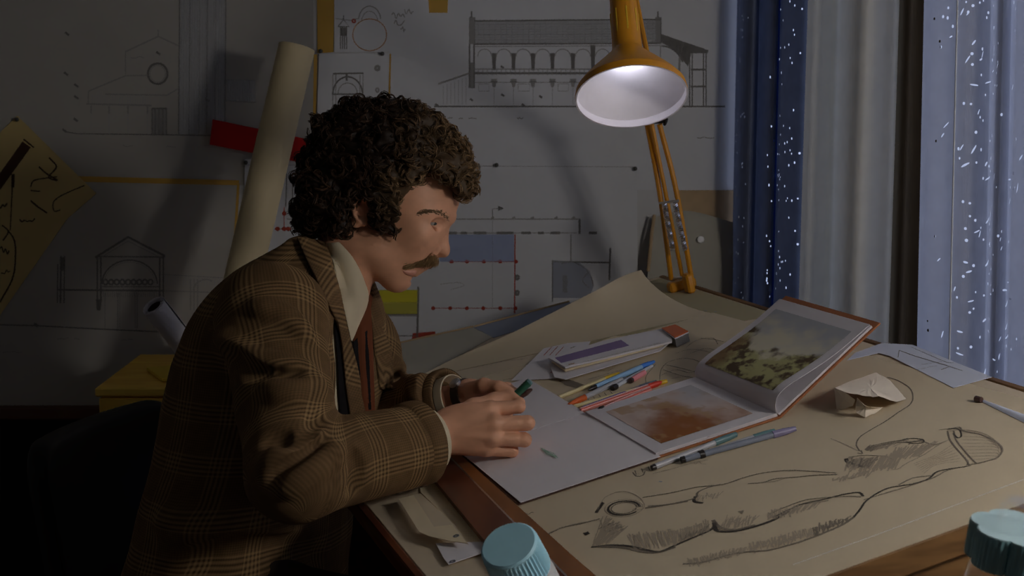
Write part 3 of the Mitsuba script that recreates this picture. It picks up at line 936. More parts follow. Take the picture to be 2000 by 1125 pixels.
tell('drafting_table', 'large sloping drafting table in front of the man, covered with papers', 'table')

# straightedge
H = 0.011


def sl(pts, h0, h1, mat, key, label=None):
    put(key, slab([TP(x, y, h0) for x, y in pts], NN, h1 - h0), mat, label)


def ext(p, q, k):
    """The picture point beyond q on the board line from p to q, k metres further."""
    a, b = TP(*p, 0.0), TP(*q, 0.0)
    return b + unit(b - a) * k


def edge_line(p, q, back, fwd):
    a, b = TP(*p), TP(*q)
    d = unit(b - a)
    return a - d * back, b + d * fwd


L0, L1 = edge_line((826, 918), (976, 1103), 0.0, 0.20)
M0, M1 = edge_line((863, 886), (1000, 1028), 0.0, 0.30)
R0, R1 = edge_line((890, 889), (1124, 1103), 0.0, 0.20)
fix = 1.0
cut = -0.46
def at_u(a, b, u):
    ua, ub = (a - OO) @ UU, (b - OO) @ UU
    return a + (b - a) * (u - ua) / (ub - ua)
L0, L1, M0, M1, R0, R1 = [at_u(a, b, u) for a, b, u in ((L0, L1, 0.335), (L0, L1, cut), (M0, M1, 0.352), (M0, M1, cut), (R0, R1, 0.36), (R0, R1, cut))]
wv = VV * 0.0012
put('wooden_straightedge__blade', slab([L0, M0 - wv, M1 - wv, L1], NN, H), 'dark_red_wood', 'dark red wooden half')
put('wooden_straightedge__metal_inlay', slab([M0 - wv, M0 + wv, M1 + wv, M1 - wv], NN, H + 0.0004), 'metal', 'thin metal line')
put('wooden_straightedge__blade', slab([M0 + wv, R0, R1, M1 + wv], NN, H), 'orange_wood', 'lighter orange wooden half')
tell('wooden_straightedge', 'long dark red wooden straightedge with a thin metal line under the hands', 'straightedge')


# ------------------------------------------------------------------ papers on the board
def board_sheet(key, pts, h, mat, label, category, thick=0.0005, group=None):
    return put(key, slab([TP(x, y, h) for x, y in pts], NN, thick), mat, label, category, group)


def board_pen(h, d=2.1):
    return Pen(lambda x, y: TP(x, y, h), NN, d)


put('grey_card', slab([TP(x, y, 0.0004) for x, y in ((735, 691), (756, 676), (923, 640), (962, 659), (880, 705), (795, 748))], NN, 0.001), 'grey_card', 'grey card overhanging the far edge of the table beside the chin of the man', 'card')
put('blue_grey_sheet', slab([TP(x, y, 0.0004) for x, y in ((925, 640), (1111, 591), (1150, 604), (964, 660))], NN, 0.0008), 'blue_card', 'blue grey sheet behind the curled paper', 'paper')
put('grey_card__edge', tube([TP(x, y, 0.002) for x, y in ((757, 675), (925, 638))], 0.0028, 6), 'cork', 'olive rolled edge')
put('blue_grey_sheet__edge', tube([TP(x, y, 0.002) for x, y in ((927, 638), (1112, 589))], 0.0028, 6), 'cork', 'olive rolled edge')

FS = [B(U0 - 0.012, -0.004, 0.0006), B(U0 - 0.012, V1 - 0.006, 0.0006), TP(1478, 634, 0.0006), TP(1392, 611, 0.0006), B(0.70, 0.20, 0.0006), B(0.72, -0.004, 0.0006)]
put('figure_drawing', slab(FS, NN, 0.0006), 'beige_paper', 'large beige sheet with a charcoal sketch of a reclining figure covering the table', 'drawing')
material('olive_paper', mottled((0.40, 0.35, 0.22), 0.06, 7.0), 0.85, spec=0.1)
put('olive_sheet', slab([B(0.52, V1 - 0.004, 0.0002), B(1.05, V1 - 0.004, 0.0002), B(1.05, 0.42, 0.0002), B(0.72, 0.36, 0.0002)], NN, 0.0003), 'olive_paper', 'olive brown sheet under the base of the desk lamp', 'paper')
w = board_pen(0.0017)


def c5(pts):
    return [(1020 + x / 2.041, 800 + y / 2.041) for x, y in pts]


for pts, wd_, tone in (
        ([(100, 498), (160, 470), (230, 455), (310, 435)], 3.6, 'graphite'), ([(105, 490), (200, 458), (300, 440)], 2.0, 'pencil'),
        ([(275, 548), (350, 540), (420, 543), (500, 560), (545, 566), (600, 545), (680, 510), (750, 480), (770, 455)], 4.4, 'charcoal'),
        ([(300, 545), (400, 550), (520, 570), (610, 548)], 5.5, 'graphite'),
        ([(765, 450), (772, 478), (800, 486), (860, 482), (930, 465), (1000, 440), (1060, 405)], 5.5, 'charcoal'),
        ([(760, 440), (790, 470), (850, 478), (930, 460)], 5.0, 'graphite'),
        ([(1000, 430), (1060, 400), (1120, 375), (1200, 358), (1280, 338), (1340, 330), (1360, 345)], 3.2, 'charcoal'),
        ([(980, 420), (1040, 392), (1130, 360), (1220, 350), (1300, 345), (1350, 348)], 2.2, 'graphite'),
        ([(1100, 378), (1160, 372), (1220, 362)], 2.0, 'graphite'),
        ([(500, 385), (560, 380), (620, 370), (690, 352), (700, 330), (740, 310), (790, 298)], 3.2, 'graphite'),
        ([(690, 345), (686, 365), (720, 372)], 4.5, 'charcoal'),
        ([(490, 392), (560, 382), (660, 365)], 3.8, 'graphite'),
        ([(480, 350), (600, 330), (700, 308), (800, 298), (880, 272), (960, 252), (1060, 242), (1150, 245), (1250, 252)], 2.4, 'graphite'),
        ([(900, 295), (960, 290), (1010, 275), (1080, 270), (1160, 262), (1255, 258)], 2.6, 'graphite'),
        ([(940, 292), (1010, 285), (1050, 272)], 2.0, 'pencil'),
        ([(640, 615), (720, 608), (800, 585), (880, 568), (980, 560), (1080, 535), (1180, 500), (1270, 462), (1320, 430)], 4.0, 'graphite'),
        ([(1320, 430), (1345, 400), (1370, 365), (1420, 330), (1470, 310), (1560, 295), (1620, 275), (1660, 245), (1770, 226)], 3.0, 'charcoal'),
        ([(1360, 360), (1440, 335), (1540, 305), (1640, 270), (1700, 240), (1790, 222)], 2.0, 'graphite'),
        ([(1500, 300), (1560, 272), (1640, 262)], 2.6, 'graphite'),
        ([(310, 440), (322, 480), (312, 520), (290, 545)], 1.8, 'pencil'),
        ([(1345, 165), (1332, 140), (1345, 110), (1390, 80), (1450, 45), (1500, 10), (1545, -20), (1557, -50), (1545, -85), (1500, -115), (1455, -130)], 2.0, 'graphite'),
        ([(1230, 115), (1290, 140), (1340, 165)], 1.4, 'pencil'),
        ([(1335, 172), (1355, 176), (1350, 162)], 2.2, 'graphite'),
        ([(1290, 195), (1300, 210), (1340, 222), (1360, 228)], 5.5, 'charcoal'),
        ([(1300, 190), (1360, 182), (1440, 186), (1480, 200)], 1.8, 'graphite'),
        ([(1380, 155), (1440, 140), (1500, 130), (1560, 128), (1600, 118)], 5.0, 'graphite'),
        ([(1390, 145), (1470, 128), (1540, 120)], 3.0, 'graphite'),
        ([(1500, 125), (1540, 115), (1590, 118), (1600, 130), (1560, 135), (1530, 128)], 2.2, 'charcoal'),
        ([(1540, 140), (1560, 125), (1600, 128), (1640, 140), (1690, 125)], 2.0, 'graphite'),
        ([(1470, 240), (1500, 235), (1530, 215), (1600, 180), (1660, 140), (1700, 120)], 2.0, 'pencil'),
        ([(1695, 80), (1740, 70), (1760, 85), (1830, 100), (1890, 130), (1912, 160), (1895, 190), (1850, 205), (1810, 215), (1770, 220)], 2.6, 'graphite'),
        ([(1700, 85), (1760, 80), (1840, 95), (1900, 135), (1915, 165), (1880, 200)], 1.8, 'pencil'),
        ([(1695, 85), (1705, 120), (1735, 160), (1770, 200), (1780, 222)], 2.4, 'graphite'),
        ([(1720, 85), (1728, 118), (1760, 160), (1800, 205), (1818, 215)], 2.0, 'graphite'),
        ([(1700, 75), (1740, 78), (1750, 105), (1735, 112), (1718, 95)], 2.4, 'charcoal'),
        ([(1660, 80), (1700, 76)], 1.5, 'pencil'),
        ([(440, 250), (455, 265), (480, 262), (490, 245)], 2.0, 'graphite'),
        ([(520, 255), (600, 235), (680, 212), (740, 200)], 1.6, 'pencil')):
    w.line(c5(pts), wd_ * 1.35, tone, True)
for r, tone, wd_ in ((1.0, 'charcoal', 4.5), (0.8, 'graphite', 2.5), (1.22, 'pencil', 1.8)):
    a = np.radians(np.linspace(10, 330 if r == 1 else 360, 30))
    w.line(c5(np.stack([405 + 62 * r * np.cos(a) + 10 * np.sin(a), 392 - 28 * r * np.sin(a)], 1)), wd_, tone)
w.line(c5([(300, 400), (330, 350), (400, 325), (460, 345), (485, 375), (480, 395), (440, 400), (470, 380), (450, 360), (480, 390)]), 1.8, 'pencil', True)
w.fill(c5([(318, 368), (328, 372), (300, 412), (288, 410)]), 'charcoal')
w.fill(c5([(242, 492), (262, 486), (270, 494), (252, 502)]), 'charcoal')
w.fill(c5([(860, 405), (884, 402), (876, 415)]), 'graphite')
for quad, n, wd_, tone in (
        ([(330, 430), (420, 470), (360, 530), (300, 540)], 24, 2.6, 'pencil'), ([(350, 440), (410, 480), (360, 500), (330, 470)], 10, 2.6, 'graphite'),
        ([(420, 500), (600, 480), (640, 535), (460, 560)], 26, 2.2, 'pencil'), ([(600, 490), (740, 445), (765, 480), (620, 540)], 22, 2.8, 'pencil'),
        ([(640, 500), (750, 462), (760, 482), (650, 520)], 14, 3.0, 'graphite'), ([(790, 450), (940, 420), (940, 458), (800, 476)], 20, 2.4, 'pencil'),
        ([(980, 410), (1200, 360), (1190, 385), (1000, 440)], 34, 2.6, 'pencil'), ([(820, 430), (880, 425), (870, 455), (830, 450)], 8, 1.8, 'pencil'),
        ([(660, 600), (900, 545), (900, 572), (690, 620)], 40, 2.2, 'pencil'), ([(900, 540), (1160, 470), (1180, 500), (920, 566)], 36, 2.4, 'pencil'),
        ([(1160, 470), (1310, 430), (1320, 440), (1180, 502)], 26, 3.0, 'graphite'), ([(1000, 530), (1100, 500), (1100, 525), (1010, 548)], 16, 2.2, 'pencil'),
        ([(1300, 200), (1520, 175), (1500, 235), (1300, 240)], 40, 3.4, 'pencil'), ([(1300, 205), (1420, 190), (1400, 228), (1310, 222)], 22, 3.0, 'graphite'),
        ([(1480, 160), (1660, 130), (1600, 180), (1480, 200)], 26, 3.2, 'pencil'), ([(1250, 275), (1400, 235), (1390, 262), (1260, 285)], 22, 3.0, 'pencil'),
        ([(1400, 150), (1500, 132), (1500, 142), (1400, 162)], 14, 3.0, 'pencil'), ([(1380, 150), (1410, 142), (1410, 158), (1385, 164)], 8, 3.4, 'graphite'),
        ([(700, 340), (800, 330), (800, 352), (720, 358)], 10, 1.6, 'pencil')):
    qd = [np.array(q_, float) for q_ in c5(quad)]
    qd[2], qd[3] = qd[2] + [-9, 0], qd[3] + [-9, 0]
    w.hatch(qd, int(n * 1.5), wd_ * 0.85, tone, 2.4)
for k in range(9):
    t = k / 8
    w.line(c5([(1745 + 20 * t, 92 + 110 * t), (1830 + 50 * math.sin(2.6 * t), 100 + 95 * t), (1890 + 15 * math.sin(3 * t), 128 + 70 * t)]), 1.4, 'pencil', True)
for k in range(7):
    t = k / 6
    w.line(c5([(1560 + 40 * t, 215 + 40 * t), (1650, 180 + 40 * t), (1720 + 30 * t, 135 + 70 * t)]), 1.2, 'pencil', True)
# the lines by the pens and the book, and the letters
for pts in ([(1288, 745), (1292, 720), (1310, 705), (1345, 700), (1372, 712), (1350, 728), (1320, 722), (1290, 733)], [(1296, 722), (1325, 732), (1355, 738), (1375, 728)], [(1300, 712), (1335, 720), (1370, 730)],
            [(1310, 740), (1340, 735), (1366, 742), (1350, 750)], [(1320, 690), (1350, 682), (1390, 690), (1372, 704)], [(1340, 678), (1362, 664), (1392, 660), (1402, 672)], [(1365, 660), (1400, 664), (1430, 672)],
            [(1280, 712), (1262, 735), (1264, 750), (1276, 752)], [(1348, 690), (1380, 680), (1402, 686)], [(1150, 632), (1185, 630), (1230, 637)], [(930, 716), (980, 706), (1030, 700)], [(1165, 720), (1185, 725), (1200, 718)],
            [(1150, 740), (1180, 732), (1215, 722)], [(970, 745), (1000, 739), (1012, 742)]):
    w.line(pts, 1.5, 'graphite', True)
for x in range(1125, 1200, 11):
    w.line([(x, 785 - (x - 1125) * 0.33), (x + 6, 792 - (x - 1125) * 0.33)], 1.8, 'graphite')
w.line([(1100, 775), (1150, 757)], 1.6, 'graphite')
for x in range(1240, 1385, 13):
    y = 927 - (x - 1240) * 0.32
    w.line([(x, y - 8), (x + 3, y), (x + 8, y - 2)], 1.8, 'graphite')
w.scribble(1340, 905, 42, 3, 12, 1.3, 'pencil')
for x, y in ((1120, 661), (1130, 657), (1146, 653), (1108, 668), (1180, 652)):
    w.line([(x, y), (x + 5, y - 2)], 2.2, 'graphite')
w.scribble(1024, 1003, 18, 3, 5, 2.0, 'graphite')
w.fill([(1092, 744), (1112, 741), (1142, 752), (1130, 759), (1104, 752)], 'graphite')  # plain dark patch beside the letters
for x, y in ((1375, 606), (1394, 608), (1287, 940)):
    w.line([(x, y), (x + 6, y + 1)], 3, 'navy')
w.line([(1549, 1103), (1700, 1049), (2000, 936)], 2.6, 'white')
w.build('figure_drawing', {'charcoal': 'charcoal_lines', 'graphite': 'graphite_lines', 'pencil': 'soft_shading', 'white': 'white_fold_line', 'navy': 'blue_specks'})

# the curled end of the sheet behind
base = [TP(x, y, 0.0013) for x, y in ((800, 745), (900, 722), (1000, 700), (1100, 678), (1200, 655), (1300, 633), (1392, 612))]
crest = [TP(x, y, h) for (x, y), h in zip(((828, 730), (900, 694), (1000, 650), (1100, 600), (1165, 567), (1215, 540), (1252, 527)), (0.004, 0.014, 0.032, 0.055, 0.072, 0.083, 0.088))]
hh = np.array([0.004, 0.014, 0.032, 0.055, 0.072, 0.083, 0.088])
rows = []
for t in np.linspace(0, 1, 12):
    rows.append([b + (c_ - NN * h - b) * (1 - (1 - t) ** 1.25) + NN * h * (0.35 * t + 0.65 * t**2.2) for b, c_, h in zip(base, crest, hh)])
for a in np.linspace(0.5, 2.6, 6):
    rows.append([c_ + UU * (h * 0.10 * math.sin(a)) + NN * (h * 0.10 * (math.cos(a) - 1)) for c_, h in zip(crest, hh)])
rows = [smoothline(r, 6) for r in rows]
put('curled_sheet', grid(rows, 0.0007), 'beige_paper', 'beige sheet whose far end curls up towards the desk lamp', 'paper', smooth=True)

# sketch pad
u_d, v_d = UV(1035, 745)
PU, PV = u_d, v_d
fold_u = 0.30
put('sketch_pad__cover', board_box(0.004, PU + 0.002, 0.0, PV - 0.006, 0.0024, 0.0042, 0.0004), 'pen_darkbrown', 'dark cover showing along the left edge')
for u0, u1, k in ((0.0, fold_u - 0.001, 0), (fold_u + 0.001, PU, 1)):
    rows = []
    for t in np.linspace(0, 1, 9):
        u = u0 + (u1 - u0) * t
        d = (1 - t) if k == 0 else t
        rows.append([B(u, v, 0.0050 + 0.0022 * (1 - math.exp(-9 * d)) ) for v in np.linspace(0.003, PV - 0.003, 4)])
    put('sketch_pad__page', grid(rows, 0.0007), 'white_paper', 'blank white near page with a small green scribble' if k == 0 else 'blank white far page under the hands', smooth=30)
w = board_pen(0.0085)
for k in range(5):
    w.line([(1056 + 3 * k, 874 + 1.5 * k), (1068 + 3 * k, 886 + rng.uniform(-3, 3)), (1082 + 2 * k, 893 + rng.uniform(-3, 3))], 1.6, 'green')
w.build('sketch_pad', {'green': 'green_scribble'})
tell('sketch_pad', 'open white sketch pad lying under the hands of the man', 'sketch pad')


# ------------------------------------------------------------------ the picture book
def warm_clouds(p, n, uv):
    g = FB(uv.x * 4, uv.y * 3, 2.0, 4)
    h = FB(uv.x * 9 + 3, uv.y * 7, 5.0, 3)
    k = SS(0.0, 1.0, uv.y * 0.9 + (g - 0.5) * 1.3 + (uv.x - 0.5) * 0.35)
    c = MX((0.27, 0.095, 0.025), (0.60, 0.50, 0.46), k)
    c = MX(c, (0.40, 0.25, 0.12), SS(0.55, 0.75, h) * 0.7)
    return MX(c, (0.40, 0.42, 0.48), SS(0.55, 1.1, uv.x + (g - 0.5) * 0.7) * SS(0.2, 0.9, uv.y) * 0.8)


def evening_fields(p, n, uv):
    g = FB(uv.x * 6, uv.y * 6, 1.0, 4)
    h = FB(uv.x * 16, uv.y * 16, 4.0, 3)
    sky = MX((0.62, 0.59, 0.46), (0.40, 0.42, 0.46), SS(0.5, 1.0, uv.y + (g - 0.5) * 0.5))
    land = MX((0.42, 0.41, 0.19), (0.08, 0.05, 0.025), SS(0.40, 0.62, h * 0.6 + g * 0.4))
    edge = 0.40 + (g - 0.5) * 0.35 + 0.22 * SS(0.30, 0.0, uv.x) + 0.10 * SS(0.6, 0.95, uv.x)
    c = MX(land, sky, SS(-0.05, 0.05, uv.y - edge))
    return MX(c, (0.16, 0.07, 0.03), SS(0.22, 0.0, uv.x + (g - 0.5) * 0.3) * SS(0.62, 0.45, uv.y) * 0.8)


material('print_left', warm_clouds, 0.6)
material('print_right', evening_fields, 0.6)
material('book_cover', (0.36, 0.13, 0.05), 0.5)
material('page_gloss', (0.70, 0.68, 0.72), 0.55)
BU0, BU1, BV0, BS = 0.012, 0.293, 0.214, 0.4105
put('picture_book__cover', board_box(BU0 - 0.004, BU1 + 0.004, BV0 - 0.004, BS, 0.0022, 0.0046, 0.0006), 'book_cover', 'orange brown cover')
put('picture_book__page_block', join([board_box(BU0, BU1, BV0, BS - 0.002, 0.0048 + i * 0.0017, 0.0061 + i * 0.0017, 0.0003) for i in range(3)]), 'page_gloss', 'white pages lying flat')
th = math.radians(26)
od = VV * math.cos(th) + NN * math.sin(th)
on = -VV * math.sin(th) + NN * math.cos(th)


def leaf(u, x, y):
    """A point of the raised half: x along the cover from the spine, y off it."""
    return B(u, BS, 0.003) + od * x + on * y


put('picture_book__cover', obox(leaf((BU0 + BU1) / 2, 0.103, 0.0), UU, od, on, BU1 - BU0 + 0.008, 0.206, 0.0026, 0.0006), 'book_cover', 'orange brown cover, raised')
put('picture_book__page_block', join([obox(leaf((BU0 + BU1) / 2, 0.098, 0.0025 + 0.0019 * i), UU, od, on, BU1 - BU0, 0.192, 0.0014, 0.0003) for i in range(2)]), 'page_gloss', 'white pages against the raised cover')
prof = smoothline([(0.000, 0.0062), (0.006, 0.018), (0.018, 0.0265), (0.040, 0.027), (0.075, 0.020), (0.12, 0.0125), (0.16, 0.0095), (0.193, 0.0085)], 6)
rows = [[leaf(u, x, y * (1.0 - 0.25 * (u - BU0) / (BU1 - BU0))) for x, y in prof] for u in np.linspace(BU0, BU1, 6)]
put('picture_book__leaf', grid(rows, 0.0006), 'page_gloss', 'white raised page curling at the spine', smooth=35)


def print_on(key, mat, f, label):
    """f(s, t) -> point; s, t in [0, 1]."""
    n = 14
    g = np.array([[f(i / n, j / n) for j in range(n + 1)] for i in range(n + 1)])
    uv = np.array([[i / n, j / n] for i in range(n + 1) for j in range(n + 1)])
    put(key, grid(g), mat, label, smooth=True, uv=uv)


q = [UV(x, y, 0.010) for x, y in ((1190, 815), (1345, 762), (1469, 817), (1298, 881))]
pu0, pu1 = (q[2][0] + q[3][0]) / 2, (q[0][0] + q[1][0]) / 2
pu0, pu1, pv0, pv1 = BU0 + 0.030, BU1 - 0.034, BV0 + 0.022, BS - 0.026
print_on('picture_book__page_block__printed_picture', 'print_left', lambda s, t: B(pu0 + (pu1 - pu0) * t, pv0 + (pv1 - pv0) * s, 0.0101), 'warm brown and violet painted clouds')
pl_ = np.array(prof)


def on_leaf(s, t):
    u = BU1 - 0.022 - (BU1 - BU0 - 0.042) * s
    x = 0.022 + (0.193 - 0.022 - 0.022) * t
    y = np.interp(x, pl_[:, 0], pl_[:, 1])
    return leaf(u, x, (y + 0.0) * (1.0 - 0.25 * (u - BU0) / (BU1 - BU0)) + 0.0011)


print_on('picture_book__leaf__printed_picture', 'print_right', on_leaf, 'painted evening landscape with dark trees')
tell('picture_book', 'open picture book with its right half propped up beside the sketch pad', 'book')


# ------------------------------------------------------------------ pens
PCOL = dict(cream=(0.72, 0.62, 0.36), yellow=(0.70, 0.46, 0.03), skyblue=(0.30, 0.52, 0.80), blue=(0.06, 0.22, 0.70), grey=(0.42, 0.43, 0.47), clear=(0.55, 0.58, 0.66), red=(0.62, 0.05, 0.03), orange=(0.62, 0.13, 0.03),
            pink=(0.75, 0.28, 0.32), rose=(0.66, 0.26, 0.23), slate=(0.13, 0.15, 0.19), violet=(0.16, 0.13, 0.30), black=(0.015, 0.012, 0.012), teal=(0.10, 0.20, 0.22), steel=(0.20, 0.23, 0.30), mauve=(0.22, 0.20, 0.34), darkgreen=(0.02, 0.10, 0.06), darkbrown=(0.07, 0.035, 0.03), lightpink=(0.70, 0.55, 0.58))
for k_, v_ in PCOL.items():
    material('pen_' + k_, v_, 0.35, spec=0.5)


def pen(key, label, a, b, r, pieces, category='pen', group=None, h=None):
    """A pen on the board from picture point a to b; pieces: (part, colour, from, to, radius factors)."""
    h = r + 0.0015 if h is None else h
    A, E = TP(*a, h), TP(*b, h)
    pen3(key, label, A, E, r, pieces, category, group)


def pen3(key, label, A, E, r, pieces, category='pen', group=None):
    for part, col, t0, t1, *rad in pieces:
        rad = rad[0] if rad else (1, 1)
        L = np.linalg.norm(E - A)
        s0, s1 = t0 * L, t1 * L
        n = len(rad)
        prof = [(1e-4, s0)] + [(r * k, s0 + (s1 - s0) * i / (n - 1)) for i, k in enumerate(rad)] + [(1e-4, s1)]
        put(f'{key}__{part}', lathe(prof, A, E - A, 12), 'pen_' + col, smooth=40)
    tell(key, label, category, group)


LOOSE = 'loose pens and pencils on the table'
pen('pencil', 'cream pencil with a yellow end, farthest of the pens left of the book', (1092, 776), (1209, 729), 0.0036, [('shaft', 'cream', 0, 0.76), ('end', 'yellow', 0.76, 1.0, (1.1, 1.1, 0.7))], 'pencil')
pen('pen', 'pale blue pen with a dark tip and a bright blue end', (1149, 762), (1278, 706), 0.0046, [('tip', 'black', 0, 0.11, (0.25, 0.8, 0.9)), ('barrel', 'skyblue', 0.11, 0.80), ('cap', 'blue', 0.80, 1.0, (1.1, 1.0, 0.5))])
pen('pen_001', 'long grey pen with an orange end touching the sketch pad', (1111, 791), (1222, 738), 0.0046, [('cap', 'orange', 0, 0.28, (0.7, 1.1, 1.1)), ('barrel', 'grey', 0.28, 0.93), ('tip', 'slate', 0.93, 1.0, (0.9, 0.5))])
pen('pen_002', 'clear pen with a black ball end beside the pink cap', (1196, 759), (1274, 714), 0.0036, [('tip', 'black', 0, 0.10, (1.3, 1.6, 1.3)), ('barrel', 'clear', 0.10, 1.0, (1, 1, 0.6))])
pen('marker', 'loose pink pen cap with a dark end', (1231, 744), (1259, 727), 0.0046, [('cap', 'pink', 0.12, 1.0, (0.95, 1, 0.9)), ('tip', 'darkbrown', 0, 0.12)], 'marker')  # a lone pink pen cap beside the clear pen
pen('pencil_001', 'cream pencil with a yellow end lying against the red striped pens', (1121, 794), (1303, 744), 0.0034, [('shaft', 'cream', 0, 0.70), ('ferrule', 'slate', 0.70, 0.86, (1.1, 1.1)), ('end', 'yellow', 0.86, 1.0, (1.15, 1.3, 0.9))], 'pencil')
pen('pen_003', 'thin violet pen with a dark cap beside the red striped pens', (1138, 797), (1282, 745), 0.0032, [('barrel', 'violet', 0, 0.78), ('cap', 'slate', 0.78, 1.0, (1.25, 1.25, 0.8))])


def striped(key, label, a, b, col, tipdark=False):
    A, E = TP(*a, 0.0058), TP(*b, 0.0058)
    r = 0.0043
    L = np.linalg.norm(E - A)
    d = unit(E - A)
    t1 = 1.0 if tipdark else 0.83
    put(key + '__barrel', lathe([(1e-4, 0.0), (r * 0.9, 0.0), (r, 0.004), (r, L * t1), (1e-4, L * t1)], A, d, 12), 'pen_rose', smooth=40)
    side = unit(np.cross(NN, d))
    for k, (o, c_) in enumerate(((0.55, 'red'), (-0.1, 'lightpink'), (-0.8, 'red'))):
        off = side * r * o + NN * r * math.sqrt(1 - o * o)
        put(key + '__stripe', tube([A + off * 0.97, A + d * L * t1 + off * 0.97], 0.0007, 5), 'pen_' + c_)
    if tipdark:
        put(key + '__tip', lathe([(1e-4, -0.008), (r * 0.8, -0.006), (r * 1.5, 0.0), (r * 1.2, 0.006), (1e-4, 0.007)], A, d, 12), 'pen_black', smooth=40)
    else:
        put(key + '__cap', lathe([(1e-4, L * t1), (r * 1.15, L * t1), (r * 1.15, L * 0.93), (r * 0.6, L), (1e-4, L)], A, d, 12), 'pen_red', smooth=40)
    tell(key, label, 'pen')


striped('pen_004', 'red and white striped pen with a bright red cap', (1134, 802), (1293, 746), 'red')
striped('pen_005', 'red and white striped pen with a black ball tip, nearest the book', (1174, 801), (1270, 760), 'red', True)
pen('pen_006', 'short pale pink pen end touching the corner of the book', (1152, 809), (1171, 801), 0.0042, [('barrel', 'lightpink', 0, 1.0, (0.7, 1, 1))])
pen('pen_007', 'grey pen with a teal cap lying along the lower edge of the book', (1273, 914), (1438, 848), 0.0042, [('tip', 'black', 0, 0.04, (0.9, 1)), ('barrel', 'grey', 0.04, 0.74), ('cap', 'teal', 0.74, 1.0, (1.2, 1.2, 0.9))])
pen('pen_008', 'grey pen with a grey violet cap, nearest of the three pens below the book', (1330, 899), (1554, 837), 0.0044, [('tip', 'black', 0, 0.035, (1.1, 1.1)), ('barrel', 'steel', 0.035, 0.80), ('cap', 'mauve', 0.80, 1.0, (1.25, 1.2, 0.8))])
pen('pen_009', 'dark grey pen with a green grey cap, between the other two pens below the book', (1366, 889), (1513, 842), 0.0042, [('tip', 'black', 0, 0.06, (1.5, 1.5)), ('barrel', 'grey', 0.06, 0.72), ('cap', 'teal', 0.72, 1.0, (1.15, 1.15, 0.9))])

# ------------------------------------------------------------------ letters and the small box
board_sheet('letter', [(999, 744), (1070, 674), (1153, 668), (1110, 735), (1084, 740)], 0.0025, 'white_paper', 'white letter with red strokes, lowest and leftmost of the pile', 'letter', 0.0012)
w = board_pen(0.0042, 2.5)
for x in (1062, 1073, 1085):
    w.line([(x, 694), (x + 16, 677)], 2.2, 'red')
w.line([(1075, 728), (1088, 720)], 3, 'red')
w.line([(1115, 680), (1124, 676)], 4, 'graphite')
w.build('letter', {'red': 'red_strokes', 'graphite': 'postmark'})
lp = [TP(1083, 739, 0.005), TP(1104, 742, 0.005), TP(1292, 684, 0.010), TP(1310, 672, 0.012), TP(1200, 668, 0.010), TP(1072, 708, 0.006)]
put('letter_001', slab([p_ + 0 for p_ in [TP(x, y, 0.0062) for x, y in ((1083, 738), (1104, 742), (1290, 686), (1306, 672), (1200, 668), (1072, 708))]], NN, 0.0012), 'white_paper', 'long white envelope under the violet banded brochure', 'letter')
HB = 0.0140
put('brochure__sheet', slab([TP(x, y, HB) for x, y in ((1072, 702), (1104, 720), (1312, 670), (1313, 664), (1293, 645), (1180, 668))], NN, 0.0032), 'white_paper')
put('brochure__violet_band', slab([TP(x, y, HB + 0.0033) for x, y in ((1084, 699), (1096, 709), (1229, 675), (1213, 664))], NN, 0.0003), 'ink_violet', 'violet printed band')
w = board_pen(HB + 0.0037, 2.5)
w.line([(1110, 712), (1122, 709)], 4, 'rust')
w.line([(1140, 707), (1290, 669)], 1.2, 'pencil')
w.line([(1150, 706), (1300, 669)], 1.0, 'pencil')
w.build('brochure', {'rust': 'rust_mark', 'pencil': 'fine_lines'})
tell('brochure', 'white brochure with a violet band on top of the pile of letters', 'brochure')
put('letter_002', slab([TP(x, y, 0.0092) for x, y in ((1078, 708), (1104, 726), (1296, 676), (1300, 660), (1200, 660))], NN, 0.004), 'cream_paper', 'cream envelope between the brochure and the long white envelope', 'letter')
bq = [TP(x, y, 0.020) for x, y in ((1293, 642), (1319, 635), (1344, 648), (1318, 660))]
put('small_box__body', slab([p_ - NN * 0.0175 for p_ in bq], NN, 0.0172), 'ink_mid', 'grey sides')
put('small_box__top', slab(bq, NN, 0.0016), 'pen_orange', 'orange top')
put('small_box__white_edge', slab([p_ - NN * 0.002 + (p_ - sum(bq) / 4) * 0.03 for p_ in bq], NN, 0.0018), 'white_paper', 'white rim')
tell('small_box', 'small grey box with an orange top at the right end of the letters', 'box')

# ------------------------------------------------------------------ papers at the right end
put('tracing_drawing', slab([TP(x, y, 0.0016) for x, y in ((1655, 704), (1670, 690), (1722, 671), (1782, 674), (1937, 737), (1862, 758), (1738, 696), (1716, 690))], NN, 0.0008), 'blue_white_paper', 'blue white tracing sheet with faint pencil lines at the right edge of the table', 'drawing')
w = board_pen(0.0027, 2.2)
for pts, wd_ in (([(1756, 684), (1786, 695), (1850, 714)], 2.6), ([(1756, 684), (1754, 698)], 1.4), ([(1850, 714), (1880, 724)], 1.4), ([(1780, 678), (1850, 708)], 1.2), ([(1800, 712), (1840, 706)], 1.4), ([(1790, 722), (1830, 714)], 1.2), ([(1838, 722), (1854, 716)], 2.6), ([(1850, 708), (1862, 708)], 2.6)):
    w.line(pts, wd_, 'mid')
w.line([(1722, 671), (1735, 669), (1742, 672)], 2.0, 'light')
w.build('tracing_drawing', {'mid': 'pencil_lines', 'light': 'torn_edge'})


material('torn_paper', mottled((0.70, 0.63, 0.53), 0.03, 12.0), 0.85, spec=0.1)


